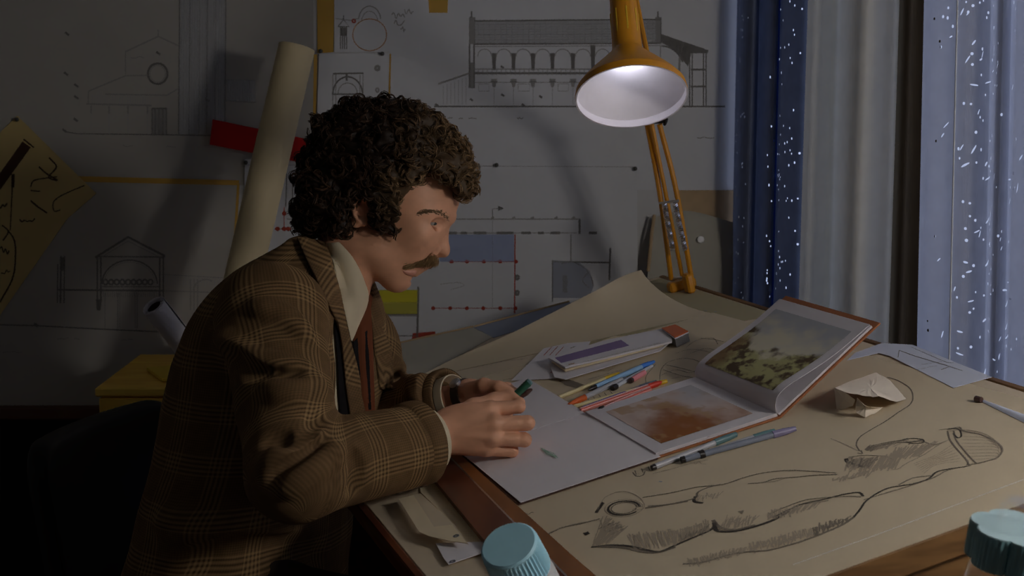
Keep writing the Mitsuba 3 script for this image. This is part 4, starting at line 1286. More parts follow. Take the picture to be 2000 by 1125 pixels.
def crumple(key, part, pts, label=None, seed=1):
    """A torn scrap: a fan of picture points (x, y, height)."""
    p = np.array([TP(x, y, h) for x, y, h in pts])
    c_ = p.mean(0) + NN * 0.003
    r = np.random.default_rng(seed)
    v = [c_]
    n = len(p)
    dense = np.vstack([p[i] + (p[(i + 1) % n] - p[i]) * t for i in range(n) for t in (0, 0.33, 0.66)])
    k = len(dense)
    rings = [dense * t + c_ * (1 - t) + NN * r.uniform(-0.0007, 0.0007, (k, 1)) for t in (1.0, 0.66, 0.33)]
    v = np.vstack(rings + [c_[None]])
    f = []
    for a in range(2):
        for i in range(k):
            j = (i + 1) % k
            f += [[a * k + i, a * k + j, (a + 1) * k + j], [a * k + i, (a + 1) * k + j, (a + 1) * k + i]]
    f += [[2 * k + i, 2 * k + (i + 1) % k, 3 * k] for i in range(k)]
    put(f'{key}__{part}', mesh(v, f), 'torn_paper', label)


crumple('torn_paper', 'sheet', [(1629, 757, 0.030), (1668, 742, 0.018), (1711, 727, 0.003), (1738, 742, 0.003), (1770, 779, 0.002), (1752, 786, 0.010), (1716, 774, 0.026), (1700, 775, 0.028), (1676, 771, 0.030), (1652, 767, 0.032)], 'wide raised scrap', 3)
crumple('torn_paper', 'flap', [(1629, 757, 0.030), (1652, 767, 0.032), (1670, 781, 0.026), (1666, 793, 0.014), (1643, 801, 0.003), (1634, 799, 0.003)], 'folded left flap', 4)
crumple('torn_paper', 'flap', [(1674, 777, 0.026), (1688, 791, 0.024), (1703, 795, 0.016), (1725, 796, 0.004), (1708, 808, 0.002), (1690, 816, 0.002), (1672, 806, 0.008), (1671, 793, 0.018)], 'folded lower flap', 5)
tell('torn_paper', 'crumpled torn piece of cream paper right of the book', 'paper scrap')
rows = []
for t in np.linspace(0, 1, 8):
    p0 = TP(1916 + 95 * t, 779 + 34 * t, 0.002)
    p1 = TP(1920 + 95 * t, 786 + 47 * t, 0.002)
    rows.append([p0 + (p1 - p0) * s + NN * (0.0015 + 0.003 * t) * math.sin(math.pi * s) for s in np.linspace(0, 1, 6)])
put('paper_cone__sheet', grid(rows, 0.0006), 'blue_white_paper', smooth=40)
put('paper_cone__tip', tube([TP(1906, 779, 0.005), TP(1917, 781, 0.005)], [0.0045, 0.004], 8), 'pen_darkbrown', 'small dark tip')
tell('paper_cone', 'narrow white paper cone with a dark tip at the right edge of the photo', 'paper')

# ------------------------------------------------------------------ envelopes at the left end
put('envelope__body', slab([TP(x, y, 0.010) for x, y in ((779, 975), (808, 968), (848, 1030), (884, 1026), (912, 1062), (880, 1058), (838, 1048), (819, 1040))], NN, 0.001), 'cream_paper')
put('envelope__clasp', lathe([(0.0022, 0), (0.0042, 0), (0.0042, 0.0008), (0.0022, 0.0008)], TP(891, 1047, 0.0112), NN, 16), 'pen_slate', 'metal clasp')
tell('envelope', 'cream envelope with a bent corner lying left of the straightedge', 'envelope')
put('envelope_001', slab([TP(x, y, 0.0045) for x, y in ((806, 968), (822, 965), (890, 1028), (915, 1064), (884, 1031), (850, 1034))], NN, 0.001), 'beige_paper', 'beige envelope edge showing under the cream envelope', 'envelope')
put('envelope_002', slab([TP(x, y, 0.001) for x, y in ((815, 925), (838, 905), (945, 1052), (935, 1066), (915, 1064), (886, 1026), (822, 962))], NN, 0.0008), 'cream_paper', 'wide cream sheet between the envelopes and the straightedge', 'paper')
put('card__sheet', slab([TP(x, y, 0.0032) for x, y in ((851, 1062), (946, 1059), (950, 1078), (876, 1103), (866, 1090))], NN, 0.001), 'white_paper')
put('card__eyelet', lathe([(0.0022, 0), (0.0042, 0), (0.0042, 0.0008), (0.0022, 0.0008)], TP(884, 1097, 0.0042), NN, 16), 'pen_slate', 'dark eyelet')
tell('card', 'white card with a dark eyelet below the cream envelope', 'card')


# ------------------------------------------------------------------ the ribbed caps in the foreground
def ribbed(profile, origin, axis, ribs=46, depth=0.0012, z0=0.0, z1=1.0, lobes=0, lobe=0.0):
    x, y, z = frame(axis)
    n = ribs * 4
    a = np.arange(n) * 2 * np.pi / n
    pr = np.asarray(profile, float)
    wave = 1 - depth * (0.5 + 0.5 * np.cos(a * ribs))[None] / np.maximum(pr[:, :1], 1e-3) * ((pr[:, 1:] > z0) & (pr[:, 1:] < z1))
    sh = 1.0
    if lobes:
        sh = 1 - lobe * (1 - np.abs(np.cos(a * lobes / 2)) ** 0.6)[None]
    r = pr[:, :1] * wave * sh
    v = np.asarray(origin) + pr[:, 1:, None] * z + r[..., None] * (np.cos(a)[None, :, None] * x + np.sin(a)[None, :, None] * y)
    m = len(pr)
    i, j = np.meshgrid(np.arange(m - 1), np.arange(n), indexing='ij')
    q = np.stack([i * n + j, i * n + (j + 1) % n, (i + 1) * n + (j + 1) % n, (i + 1) * n + j], -1).reshape(-1, 4)
    return mesh(v.reshape(-1, 3), q)


material('cap_blue', (0.46, 0.82, 0.98), 0.4, spec=0.5)
material('cap_teal', (0.26, 0.50, 0.55), 0.4, spec=0.5)
material('cap_teal_top', (0.40, 0.56, 0.60), 0.45, spec=0.5)
scene['mat_clear_glass'] = {'type': 'thindielectric', 'int_ior': 1.5}
material('bottle_white', (0.55, 0.58, 0.60), 0.35, spec=0.5)
CD_ = 1.74
ctop = P(993, 1063, CD_)
cax = unit(0.80 * (-0.40 * RIGHT - 0.92 * DOWN) - 0.60 * FORE)
cr = 0.0335
put('glue_bottle__cap', ribbed([(1e-4, 0.0), (cr * 0.93, 0.0), (cr, -0.0025), (cr * 1.03, -0.008), (cr * 1.07, -0.045), (cr * 1.05, -0.046), (1e-4, -0.046)][::-1], ctop, cax, 44, 0.0022, -0.046, -0.004), 'cap_blue', 'light blue ribbed cap', smooth=30)
gb = [(1e-4, -0.047), (cr * 0.95, -0.047), (cr * 0.97, -0.052), (cr * 1.08, -0.060), (cr * 1.10, -0.10), (cr * 1.05, -0.106), (1e-4, -0.106)]
put('glue_bottle__body', lathe(gb[::-1], ctop, cax, 40), 'bottle_white', smooth=30)
tell('glue_bottle', 'bottle with a light blue ribbed cap at the lower edge, on the straightedge', 'bottle')

jc = P(1992, 1034, 1.46)
jax = unit(0.97 * (0.10 * RIGHT - 1.0 * DOWN) - 0.26 * FORE)
jr = 0.047
put('glass_jar__lid', ribbed([(1e-4, -0.034), (jr, -0.034), (jr, -0.002), (jr * 0.985, 0.0), (1e-4, 0.0005)], jc, jax, 60, 0.0011, -0.040, -0.001, 6, 0.16), 'cap_teal', 'dark teal ribbed lid with a scalloped rim', smooth=20)
put('glass_jar__lid__top_face', ribbed([(jr * 0.98, 0.0), (jr * 0.975, 0.0012), (1e-4, 0.0016)], jc, jax, 60, 0.0, 9, 10, 6, 0.16), 'cap_teal_top', 'paler flat top')
put('glass_jar__knob', lathe([(1e-4, 0.028), (0.016, 0.027), (0.021, 0.022), (0.022, 0.006), (0.020, 0.0035)][::-1], jc, jax, 28), 'clear_glass', 'clear glass knob', smooth=30)
put('glass_jar__body', lathe([(jr * 0.80, -0.036), (jr * 0.86, -0.045), (jr * 0.9, -0.06), (jr * 0.9, -0.16), (jr * 0.8, -0.168), (1e-4, -0.168)], jc, jax, 36), 'clear_glass', 'clear glass', smooth=30)
tell('glass_jar', 'clear glass jar with a teal scalloped lid in the lower right corner', 'jar')
jb = jc - jax * 0.170
put('side_stool__seat', lathe([(1e-4, jb[2] - 0.035), (0.15, jb[2] - 0.035), (0.155, jb[2] - 0.03), (0.155, jb[2] - 0.008), (0.15, jb[2] - 0.004), (1e-4, jb[2] - 0.004)], [jb[0], jb[1], 0], Z3, 40), 'table_wood')
for k in range(3):
    a = k * 2.094 + 0.4
    put('side_stool__leg', tube([[jb[0] + 0.10 * math.cos(a), jb[1] + 0.10 * math.sin(a), jb[2] - 0.034], [jb[0] + 0.16 * math.cos(a), jb[1] + 0.16 * math.sin(a), 0.0]], 0.014, 12), 'table_wood')
tell('side_stool', 'round wooden stool under the glass jar', 'stool')

# ------------------------------------------------------------------ the desk lamp
LB = TP(1335, 553, 0.0)


def rod(key, a, b, r, mat='lamp_yellow', label=None, sides=10):
    put(key, tube([a, b], r, sides), mat, label, smooth=40)


foot = TP(1312, 560, 0.012)
put('desk_lamp__base', join([obox(TP(1331, 556, 0.010), unit(TP(1345, 552) - TP(1310, 562)), unit(np.cross(NN, TP(1345, 552) - TP(1310, 562))), NN, 0.058, 0.024, 0.020, 0.004), obox(TP(1345, 553, 0.020), VV, UU, NN, 0.016, 0.026, 0.040, 0.004)]), 'lamp_yellow', 'yellow clamp')
el = P(1277, 240, 2.98)
lowL, lowR, lowM = TP(1311, 545, 0.026), TP(1350, 541, 0.026), TP(1331, 538, 0.026)
sidev = unit(lowR - lowL)
for a, b in ((lowL, P(1264, 243, 2.97)), (lowR, P(1288, 243, 2.97))):
    m_ = (a + b) / 2
    mid_ = a * 0.42 + b * 0.58 + sidev * (0.006 if a is lowR else 0.004)
    put('desk_lamp__arm', tube(smoothline([a, mid_, b], 8), 0.0052, 8), 'lamp_yellow', smooth=40)
put('desk_lamp__arm', tube([lowM - FORE * 0.012, P(1273, 243, 2.955)], 0.0042, 8), 'lamp_yellow', smooth=40)
for x0, x1 in ((1297, 1314), (1318, 1338)):
    a, b = P(x0, 396, 2.99), P(x1, 488, 3.03)
    t = np.linspace(0, 1, 150)[:, None]
    x_, y_, z_ = frame(b - a)
    c_ = a + (b - a) * t + 0.0042 * (np.cos(t * 2 * np.pi * 24) * x_ + np.sin(t * 2 * np.pi * 24) * y_)
    put('desk_lamp__spring', tube(c_, 0.0016, 6), 'chrome', smooth=40)
rod('desk_lamp__cross_pin', P(1286, 397, 2.98), P(1326, 392, 2.98), 0.0025, 'chrome')
rod('desk_lamp__cross_pin', lowL, lowR, 0.003, 'chrome')
rod('desk_lamp__elbow', P(1258, 240, 2.97), P(1303, 236, 2.97), 0.0038, 'black_plastic', 'dark elbow bolt')
put('desk_lamp__elbow__wing_nut', obox(P(1300, 238, 2.965), unit(RIGHT + 0.4 * DOWN), unit(DOWN - 0.4 * RIGHT), FORE, 0.006, 0.016, 0.006, 0.002), 'black_plastic')
SM = P(1233.5, 190, 2.36)
sax = unit(0.90 * (-0.045 * RIGHT - 1.0 * DOWN) + 0.45 * FORE)
stop_ = SM + sax * 0.235
for o in (-0.014, 0.014):
    put('desk_lamp__arm', tube([el + RIGHT * o - DOWN * 0.002, stop_ + RIGHT * o + FORE * 0.03 - DOWN * 0.03], 0.0048, 8), 'lamp_yellow', smooth=40)
put('desk_lamp__swivel', obox(stop_ + FORE * 0.012 - DOWN * 0.012, RIGHT, sax, np.cross(RIGHT, sax), 0.022, 0.05, 0.02, 0.004), 'black_plastic')
sh = [(0.0866, 0.0), (0.0870, 0.003), (0.0855, 0.012), (0.0770, 0.024), (0.0635, 0.040), (0.0480, 0.057), (0.0345, 0.072), (0.0270, 0.081), (0.0238, 0.088), (0.0232, 0.10), (0.0216, 0.165), (0.0205, 0.20), (0.0150, 0.214), (1e-4, 0.218)]
put('desk_lamp__shade', lathe(sh, SM, sax, 72), 'lamp_yellow', 'yellow enamel shade', smooth=25)
put('desk_lamp__shade__lining', lathe([(0.0868, 0.0), (0.0842, 0.0), (0.0836, 0.012), (0.0752, 0.0235), (0.0618, 0.039), (0.0463, 0.055), (0.0330, 0.069), (0.026, 0.078), (0.0225, 0.086), (0.0225, 0.104), (1e-4, 0.105)], SM, sax, 72), 'lamp_white', 'white inside', smooth=25)
for a in np.linspace(0, 2 * np.pi, 9)[:-1]:
    x_, y_, z_ = frame(sax)
    d_ = math.cos(a) * x_ + math.sin(a) * y_
    put('desk_lamp__shade__vent_slot', obox(SM + sax * 0.135 + d_ * 0.0224, np.cross(sax, d_), sax, d_, 0.0028, 0.045, 0.0012, 0.0005), 'pen_yellow')
tell('desk_lamp', 'yellow enamel desk lamp with a conical shade on a jointed spring arm', 'lamp')
put('light_bulb', lathe([(1e-4, 0.056)] + [(0.0175 * math.sin(a), 0.074 - 0.018 * math.cos(a)) for a in np.linspace(0.2, 2.6, 14)] + [(0.009, 0.098), (1e-4, 0.099)], SM, sax, 24), 'lamp_white', 'white bulb inside the shade of the yellow desk lamp', 'light bulb', smooth=True,
    emitter={'type': 'area', 'radiance': {'type': 'rgb', 'value': list(BULB_L)}})

# ------------------------------------------------------------------ the man
material('skin', mottled((0.655, 0.34, 0.21), 0.12, 60.0), 0.5, spec=0.35)
material('lip', (0.60, 0.28, 0.20), 0.45, spec=0.35)
material('eye_white', (0.30, 0.275, 0.25), 0.25, spec=0.5)
material('iris', (0.055, 0.055, 0.05), 0.2, spec=0.5)
material('moustache_hair', (0.26, 0.16, 0.07), 0.6, spec=0.25)
material('brow_hair', (0.13, 0.075, 0.04), 0.6, spec=0.2)
material('shirt', mottled((0.62, 0.54, 0.39), 0.03, 20.0), 0.8, spec=0.15)
material('knit', (0.13, 0.042, 0.02), 0.9, spec=0.1)
material('trousers', mottled((0.035, 0.026, 0.02), 0.2, 60.0), 0.9, spec=0.1)
material('shoe_leather', (0.03, 0.016, 0.01), 0.35, spec=0.5)
material('button', (0.06, 0.035, 0.02), 0.35, spec=0.5)
material('watch_strap', (0.03, 0.018, 0.012), 0.5)
scene['mat_hair'] = {'type': 'twosided', 'bsdf': {'type': 'principled', 'base_color': {'type': 'mesh_attribute', 'name': 'vertex_color'}, 'roughness': 0.55, 'specular': 0.22}}


def plaid(p, n, uv):
    """Brown check: groups of tan and dark lines along and across the cloth."""
    per, band = 0.074, 0.40

    def lines(t):
        f = t / per - dr.floor(t / per)
        inband = SS(0.0, 0.02, f) * SS(band, band - 0.02, f)
        k = f * per / 0.0064
        s = 0.5 + 0.5 * dr.sin(k * 2 * np.pi)
        return inband, s
    bu, su = lines(uv.x)
    bv, sv = lines(uv.y)
    fine = 0.5 + 0.25 * dr.sin(uv.x * 2 * np.pi / 0.0036) + 0.25 * dr.sin(uv.y * 2 * np.pi / 0.0036)
    tan_, base, dark = (0.42, 0.275, 0.135), (0.14, 0.085, 0.045), (0.065, 0.036, 0.02)
    c = MX((0.14, 0.083, 0.042), (0.22, 0.134, 0.068), fine)
    t = bu * su * 0.50 + bv * sv * 0.50
    d = bu * (1 - su) * 0.55 + bv * (1 - sv) * 0.55
    c = MX(c, dark, dr.minimum(d, 0.85))
    c = MX(c, tan_, dr.minimum(t, 0.95))
    w_ = FB(uv.x * 90, uv.y * 90, 3.0, 2)
    return c * (0.57 + 0.20 * w_)


material('tweed', plaid, 0.92, spec=0.08)
HD = 2.47


def HP(x, y, lat=0.0):
    return P(x, y, HD) - FORE * lat


def px2(p):
    """Picture position of points at the depth of the head, orthogonal to it."""
    q = p - EYE
    return 1000 + FPX * (q @ RIGHT) / HD, 562.5 + FPX * (q @ DOWN) / HD


SX = HD / FPX
AX_F, AX_U = unit(RIGHT * 0.89 + DOWN * 0.45), unit(RIGHT * 0.45 - DOWN * 0.89)
LAT = -FORE
# --- head and neck
head = Vol(HP(600, 610, -0.13), HP(930, 220, 0.13), 0.0021) if False else Vol(np.minimum(HP(600, 640, -0.13), HP(930, 220, 0.13)) - 0.01, np.maximum(HP(600, 640, -0.13), HP(930, 220, 0.13)) + 0.01, 0.0021)
head.put(ellipsoid(HP(768, 350), (0.094, 0.072, 0.086), (AX_F, LAT, AX_U)), 0.01)
head.put(ellipsoid(HP(800, 395), (0.069, 0.064, 0.07), (AX_F, LAT, AX_U)), 0.03)
head.put(ellipsoid(HP(808, 455), (0.047, 0.056, 0.068), (AX_F, LAT, unit(-0.53 * RIGHT + 0.85 * DOWN))), 0.025)
head.put(ellipsoid(HP(765, 480), (0.055, 0.052, 0.055), (AX_F, LAT, AX_U)), 0.02)
for s in (-1, 1):
    head.put(capsule(HP(732, 490, s * 0.043), HP(772, 544, s * 0.015), 0.014, 0.013), 0.035)
    head.put(ball(HP(822, 462, s * 0.040), 0.017), 0.025)
    head.put(capsule(HP(872, 421, s * 0.010), HP(842, 420, s * 0.046), 0.0095, 0.009), 0.014)
head.put(capsule(HP(779, 547, -0.010), HP(779, 547, 0.010), 0.0142), 0.016)
head.put(capsule(HP(812, 503, -0.015), HP(812, 503, 0.015), 0.0215), 0.016)
head.put(capsule(HP(836, 505, -0.006), HP(836, 505, 0.006), 0.0115), 0.012)
head.put(capsule(HP(880, 392, -0.018), HP(880, 392, 0.018), 0.0105), 0.02)
head.put(capsule(HP(866, 431), HP(866, 482), 0.0062, 0.0095), 0.008)
head.put(capsule(HP(845, 445), HP(846, 484), 0.013, 0.0125), 0.012)
head.put(ball(HP(866, 488), 0.0096), 0.006)
head.put(capsule(HP(868, 494), HP(856, 494), 0.0068, 0.006), 0.006)
for s in (-1, 1):
    head.put(ellipsoid(HP(845, 487, s * 0.0125), (0.0105, 0.0072, 0.0085), (unit(RIGHT + 0.25 * DOWN), LAT, unit(DOWN - 0.25 * RIGHT))), 0.005)
    cr_ = smoothline([HP(842, 475, s * 0.0195), HP(833, 480, s * 0.0235), HP(831, 489, s * 0.0235), HP(835, 497, s * 0.0215)], 4)
    for a, b in zip(cr_[:-1], cr_[1:]):
        head.put(capsule(a, b, 0.0016), 0.0035, True)
    head.put(ellipsoid(HP(854, 500, s * 0.0075), (0.006, 0.0032, 0.0035), (unit(RIGHT + 0.3 * DOWN), LAT, DOWN)), 0.003, True)
    head.put(ellipsoid(HP(846, 437, s * 0.0385), (0.0190, 0.0125, 0.0098), (RIGHT, LAT, DOWN)), 0.008, True)
    head.put(ball(HP(844, 437, s * 0.0300), 0.0110), 0.003)
    head.put(capsule(HP(878, 424, s * 0.006), HP(858, 416, s * 0.033), 0.0080, 0.0070), 0.010)
    head.put(capsule(HP(858, 416, s * 0.034), HP(828, 422, s * 0.047), 0.0070, 0.006), 0.012)
    for pts, r_ in (([HP(828, 433, s * 0.0390), HP(837, 430, s * 0.0420), HP(849, 430, s * 0.0410), HP(862, 434, s * 0.0290)], 0.0044), ([HP(830, 428, s * 0.0385), HP(840, 421, s * 0.0400), HP(852, 420, s * 0.0370)], 0.0034),
                    ([HP(830, 437, s * 0.0385), HP(838, 443, s * 0.0410), HP(850, 444, s * 0.0380), HP(859, 440, s * 0.0290)], 0.0028)):
        lid = smoothline(pts, 3)
        for a, b in zip(lid[:-1], lid[1:]):
            head.put(capsule(a, b, r_), 0.004)
    head.put(capsule(HP(836, 449, s * 0.046), HP(848, 452, s * 0.041), 0.0015), 0.008, True)
    # ear
    head.put(ellipsoid(HP(716, 421, s * 0.076), (0.0135, 0.0075, 0.025), (AX_F, LAT, unit(0.25 * RIGHT - DOWN))), 0.006)
    rim = smoothline([HP(720, 442, s * 0.075), HP(706, 428, s * 0.085), HP(702, 404, s * 0.089), HP(714, 391, s * 0.086), HP(727, 401, s * 0.079)], 4)
    for a, b in zip(rim[:-1], rim[1:]):
        head.put(capsule(a, b, 0.0036), 0.003)
    head.put(ellipsoid(HP(718, 414, s * 0.087), (0.008, 0.007, 0.012), (AX_F, LAT, AX_U)), 0.005, True)
# mouth
head.put(capsule(HP(822, 518, -0.011), HP(822, 518, 0.011), 0.0066), 0.007)
head.put(capsule(HP(803, 532, -0.010), HP(803, 532, 0.010), 0.0068), 0.007)
head.put(capsule(HP(803, 544, -0.014), HP(803, 544, 0.014), 0.0040), 0.008, True)
for s in (-1, 1):
    head.put(capsule(HP(826, 526, s * 0.006), HP(798, 526, s * 0.026), 0.0020, 0.0016), 0.003, True)
    head.put(capsule(HP(838, 499, s * 0.024), HP(812, 520, s * 0.036), 0.002), 0.010, True)
# neck
head.put(capsule(HP(690, 440), HP(662, 545), 0.052, 0.045), 0.02)
head.put(capsule(HP(694, 500), HP(668, 590), 0.028, 0.034), 0.02)
for s in (-1, 1):
    head.put(capsule(HP(700, 490, s * 0.040), HP(690, 590, s * 0.016), 0.012), 0.03)

# --- trunk and arms (hidden by the clothes, one skin with the head and the hands)
SH_R, EL_R, WR_R = P(530, 622, 2.28), P(576, 925, 2.10), P(848, 858, 2.275)
SH_L, EL_L, WR_L = P(684, 690, 2.63), P(690, 850, 2.56), P(915, 772, 2.42)
SH_RJ = SH_R + np.array([0, 0.02, 0.0])
NECK, CHEST, WAIST, HIPS = P(640, 560, 2.47), P(560, 690, 2.44), P(500, 940, 2.42), P(470, 1170, 2.42)
YAW = math.radians(30)
TF = unit(np.array([math.cos(YAW), -math.sin(YAW), 0.0]))    # the way the trunk faces
TS = np.array([-TF[1], TF[0], 0.0])                          # towards the far shoulder
trunk = Vol(np.array([-0.70, 1.95, 0.35]), np.array([0.05, 2.85, 1.32]), 0.007)
CH_IN = P(535, 690, 2.44)
trunk.put(capsule(P(645, 560, 2.47), CH_IN, 0.045, 0.075), 0.03)
for o in (-0.06, 0.06):
    trunk.put(capsule(CH_IN + TS * o, WAIST - TF * 0.02 + TS * o, 0.085, 0.085), 0.05)
    trunk.put(capsule(WAIST + TS * o, HIPS + TS * o, 0.095, 0.10), 0.05)
trunk.put(capsule(SH_R + TS * 0.03, SH_L - TS * 0.05 - TF * 0.07, 0.035), 0.05)
for a, b, c_ in ((SH_R, EL_R, WR_R), (SH_L, EL_L, WR_L)):
    trunk.put(capsule(a, b, 0.045, 0.036), 0.02)
    trunk.put(capsule(b, b + (c_ - b) * 0.85, 0.036, 0.027), 0.015)

# --- hands
hand = Vol(np.minimum(P(780, 905, 2.15), P(1060, 735, 2.5)) - 0.03, np.maximum(P(780, 905, 2.15), P(1060, 735, 2.5)) + 0.03, 0.0018)


def chain(vol, pts, k=0.006):
    for (a, ra_), (b, rb_) in zip(pts[:-1], pts[1:]):
        vol.put(capsule(a, b, ra_, rb_), k)


# right hand (near): back of the hand to the camera
hand.put(capsule(EL_R + (WR_R - EL_R) * 0.80, P(862, 852, 2.285), 0.0285, 0.0265), 0.01)
hand.put(capsule(EL_R + (WR_R - EL_R) * 0.80 + Z3 * 0.01, P(862, 840, 2.29), 0.026, 0.024), 0.01)
WRI = P(868, 838, 2.285)
for (x, y, d), r, x0, y0 in (((957, 800, 2.295), 0.0128, 876, 826), ((966, 828, 2.278), 0.0132, 872, 836), ((962, 855, 2.278), 0.0126, 870, 848), ((950, 876, 2.288), 0.0112, 868, 860)):
    hand.put(capsule(P(x0, y0, 2.285), P(x, y, d), 0.0155, r), 0.016)
hand.put(ellipsoid(P(912, 836, 2.292), (0.046, 0.020, 0.037), (unit(RIGHT + 0.06 * DOWN), FORE, unit(-DOWN + 0.06 * RIGHT))), 0.015)
FING = (
    [((957, 800, 2.295), 0.0122), ((1013, 794, 2.30), 0.0100), ((1014, 787, 2.332), 0.0088), ((992, 780, 2.345), 0.0076)],
    [((966, 828, 2.278), 0.0128), ((1030, 826, 2.285), 0.0112), ((1031, 826, 2.320), 0.0098), ((1004, 824, 2.336), 0.0084)],
    [((962, 855, 2.278), 0.0122), ((1024, 859, 2.285), 0.0108), ((1024, 857, 2.318), 0.0094), ((998, 852, 2.334), 0.0082)],
    [((950, 876, 2.288), 0.0108), ((1000, 881, 2.296), 0.0094), ((1001, 878, 2.322), 0.0084), ((980, 873, 2.335), 0.0074)])
fv = []
for pts in FING:
    chain(hand, [(P(*q_), r) for q_, r in pts], 0.0028)
    q_, r = pts[0]
    hand.put(ball(P(q_[0], q_[1], q_[2]) - FORE * 0.0012, r * 1.03), 0.006)
for k in range(3):            # tendons on the back of the hand
    (x, y, d) = FING[k][0][0]
    hand.put(capsule(P(886, 834 + 7 * k, 2.267), P(x - 4, y, d - 0.011), 0.0022), 0.008)
# right thumb, along the upper edge
chain(hand, [(P(878, 822, 2.30), 0.0175), (P(926, 797, 2.322), 0.0142), (P(966, 782, 2.338), 0.0112), (P(1000, 776, 2.340), 0.0092)], 0.008)
# left hand (far)
hand.put(capsule(EL_L + (WR_L - EL_L) * 0.78, P(918, 770, 2.42), 0.0255, 0.0235), 0.01)
for (x, y, d), r in (((962, 757, 2.392), 0.0115), ((962, 772, 2.404), 0.012), ((956, 788, 2.412), 0.0115), ((948, 802, 2.416), 0.010)):
    hand.put(capsule(P(916, 772, 2.42), P(x, y, d), 0.016, r), 0.014)
chain(hand, [(P(962, 757, 2.392), 0.0108), (P(990, 758, 2.372), 0.0092), (P(1004, 768, 2.362), 0.0082), (P(1003, 779, 2.360), 0.0074)], 0.003)
chain(hand, [(P(962, 772, 2.404), 0.0112), (P(996, 783, 2.39), 0.0096), (P(1000, 797, 2.378), 0.0086), (P(990, 803, 2.372), 0.0076)], 0.003)
chain(hand, [(P(956, 788, 2.412), 0.0108), (P(990, 806, 2.40), 0.0094), (P(988, 818, 2.386), 0.0084), (P(976, 820, 2.378), 0.0074)], 0.003)
chain(hand, [(P(948, 802, 2.416), 0.0096), (P(974, 822, 2.408), 0.0084), (P(972, 832, 2.396), 0.0076), (P(962, 832, 2.388), 0.0068)], 0.003)
chain(hand, [(P(918, 764, 2.40), 0.0150), (P(946, 754, 2.375), 0.0118), (P(974, 757, 2.357), 0.0098), (P(996, 767, 2.348), 0.0084)], 0.006)

parts = [taubin(head.mesh(), 3), taubin(trunk.mesh(), 3), taubin(hand.mesh(), 3)]
try:
    man = [m3.Manifold(m3.Mesh(np.asarray(m_.vertices, np.float32), np.asarray(m_.faces, np.uint32))) for m_ in parts]
    assert all(x.status() == m3.Error.NoError for x in man)
    u_ = man[0] + man[1] + man[2]
    mm = u_.to_mesh()
    body = mesh(mm.vert_properties[:, :3], mm.tri_verts)
    BODY_JOINED = True
except Exception as e_:
    print('BODY not joined', e_, [x_.is_watertight for x_ in parts])
    body, BODY_JOINED = join(parts), False
put('person__body', body, 'skin', smooth=True)

# --- eyes, lips, brow, moustache
for s in (-1, 1):
    e_c = HP(844.0, 436.0, s * 0.0330)
    d_ = unit(RIGHT * 0.86 + DOWN * 0.34 + LAT * 0.22 * s)
    put('person__eye', trimesh.Trimesh(trimesh.creation.icosphere(3, 0.0116).vertices + e_c, trimesh.creation.icosphere(3).faces, process=False), 'eye_white', smooth=True)
    k_ = 'person__eye' if s == -1 else 'person__eye_001'
    ring = [(1e-4, 0.0118)] + [(0.0118 * math.sin(a), 0.0118 * math.cos(a)) for a in np.linspace(0.12, 0.80, 7)]
    put(k_ + '__iris', lathe(ring[::-1], e_c, d_, 20), 'iris', 'dark iris', smooth=True)


def strands(key, lines, mat, r, sides=4, n=7, label=None):
    ms = []
    for L_ in lines:
        q_ = smoothline(L_, 4)
        ms.append(tube(q_, np.linspace(r, r * 0.35, len(q_)), sides, False))
    put(key, join(ms), mat, label, smooth=True)


mr = np.random.default_rng(3)
for s in (1, -1):
    bl = []
    for k in range(300):
        t = mr.uniform(0, 1)
        x, y = np.interp(t, [0, 0.25, 0.5, 0.75, 1], [877, 866, 853, 836, 818]), np.interp(t, [0, 0.25, 0.5, 0.75, 1], [428, 418, 413.5, 413, 418.5])
        y += mr.normal(0, 2.3) * (1.15 - 0.6 * t)
        lat = np.interp(t, [0, 0.5, 1], [0.014, 0.041, 0.055])
        dd = head.hit(x, y, HD - 0.1, HD + 0.02) if s == 1 else None
        p0 = P(x, y, dd - 0.0006) if dd is not None else HP(x, y, s * lat)
        bl.append([p0, p0 + SX * (RIGHT * -3 + DOWN * mr.uniform(-2.2, 0)) + LAT * s * 0.0016, p0 + SX * (RIGHT * -7 + DOWN * mr.uniform(-2, 1.5)) + LAT * s * 0.0012])
    strands('person__eyebrow', bl, 'brow_hair', 0.00065)
def surf(x, y, s, lift=0.0):
    """A point of the face at a picture position, on the near (s = 1) or the far half."""
    d_ = head.hit(x, y, HD - 0.11, HD - 0.001)
    return HP(x, y, s * ((HD - d_ if d_ is not None else 0.0) + lift))


mv = Vol(np.minimum(HP(770, 550, -0.07), HP(880, 480, 0.07)) - 0.01, np.maximum(HP(770, 550, -0.07), HP(880, 480, 0.07)) + 0.01, 0.0015)
mo = []
for s in (-1, 1):
    ml = smoothline([surf(x, y, s) for x, y in ((846, 509), (841, 511), (833, 513), (822, 516), (808, 519), (796, 522))], 4)
    for i in range(len(ml) - 1):
        t = i / (len(ml) - 1)
        mv.put(capsule(ml[i], ml[i + 1], 0.0060 - 0.0046 * t), 0.004)
    for k in range(1100):
        t = mr.uniform(0, 0.97)
        i = int(t * (len(ml) - 1))
        p0 = ml[i] + mr.normal(0, 0.0030 - 0.0014 * t, 3) - DOWN * 0.004 * (1 - 0.6 * t) + RIGHT * 0.002 + LAT * s * 0.0042
        mo.append([p0, p0 + SX * (RIGHT * (0.5 - 6 * t) + DOWN * (6 - 4 * t)) + LAT * s * 0.0022, p0 + SX * (RIGHT * (-2 - 8 * t) + DOWN * mr.uniform(9, 14) * (1 - 0.65 * t)) + LAT * s * 0.001])
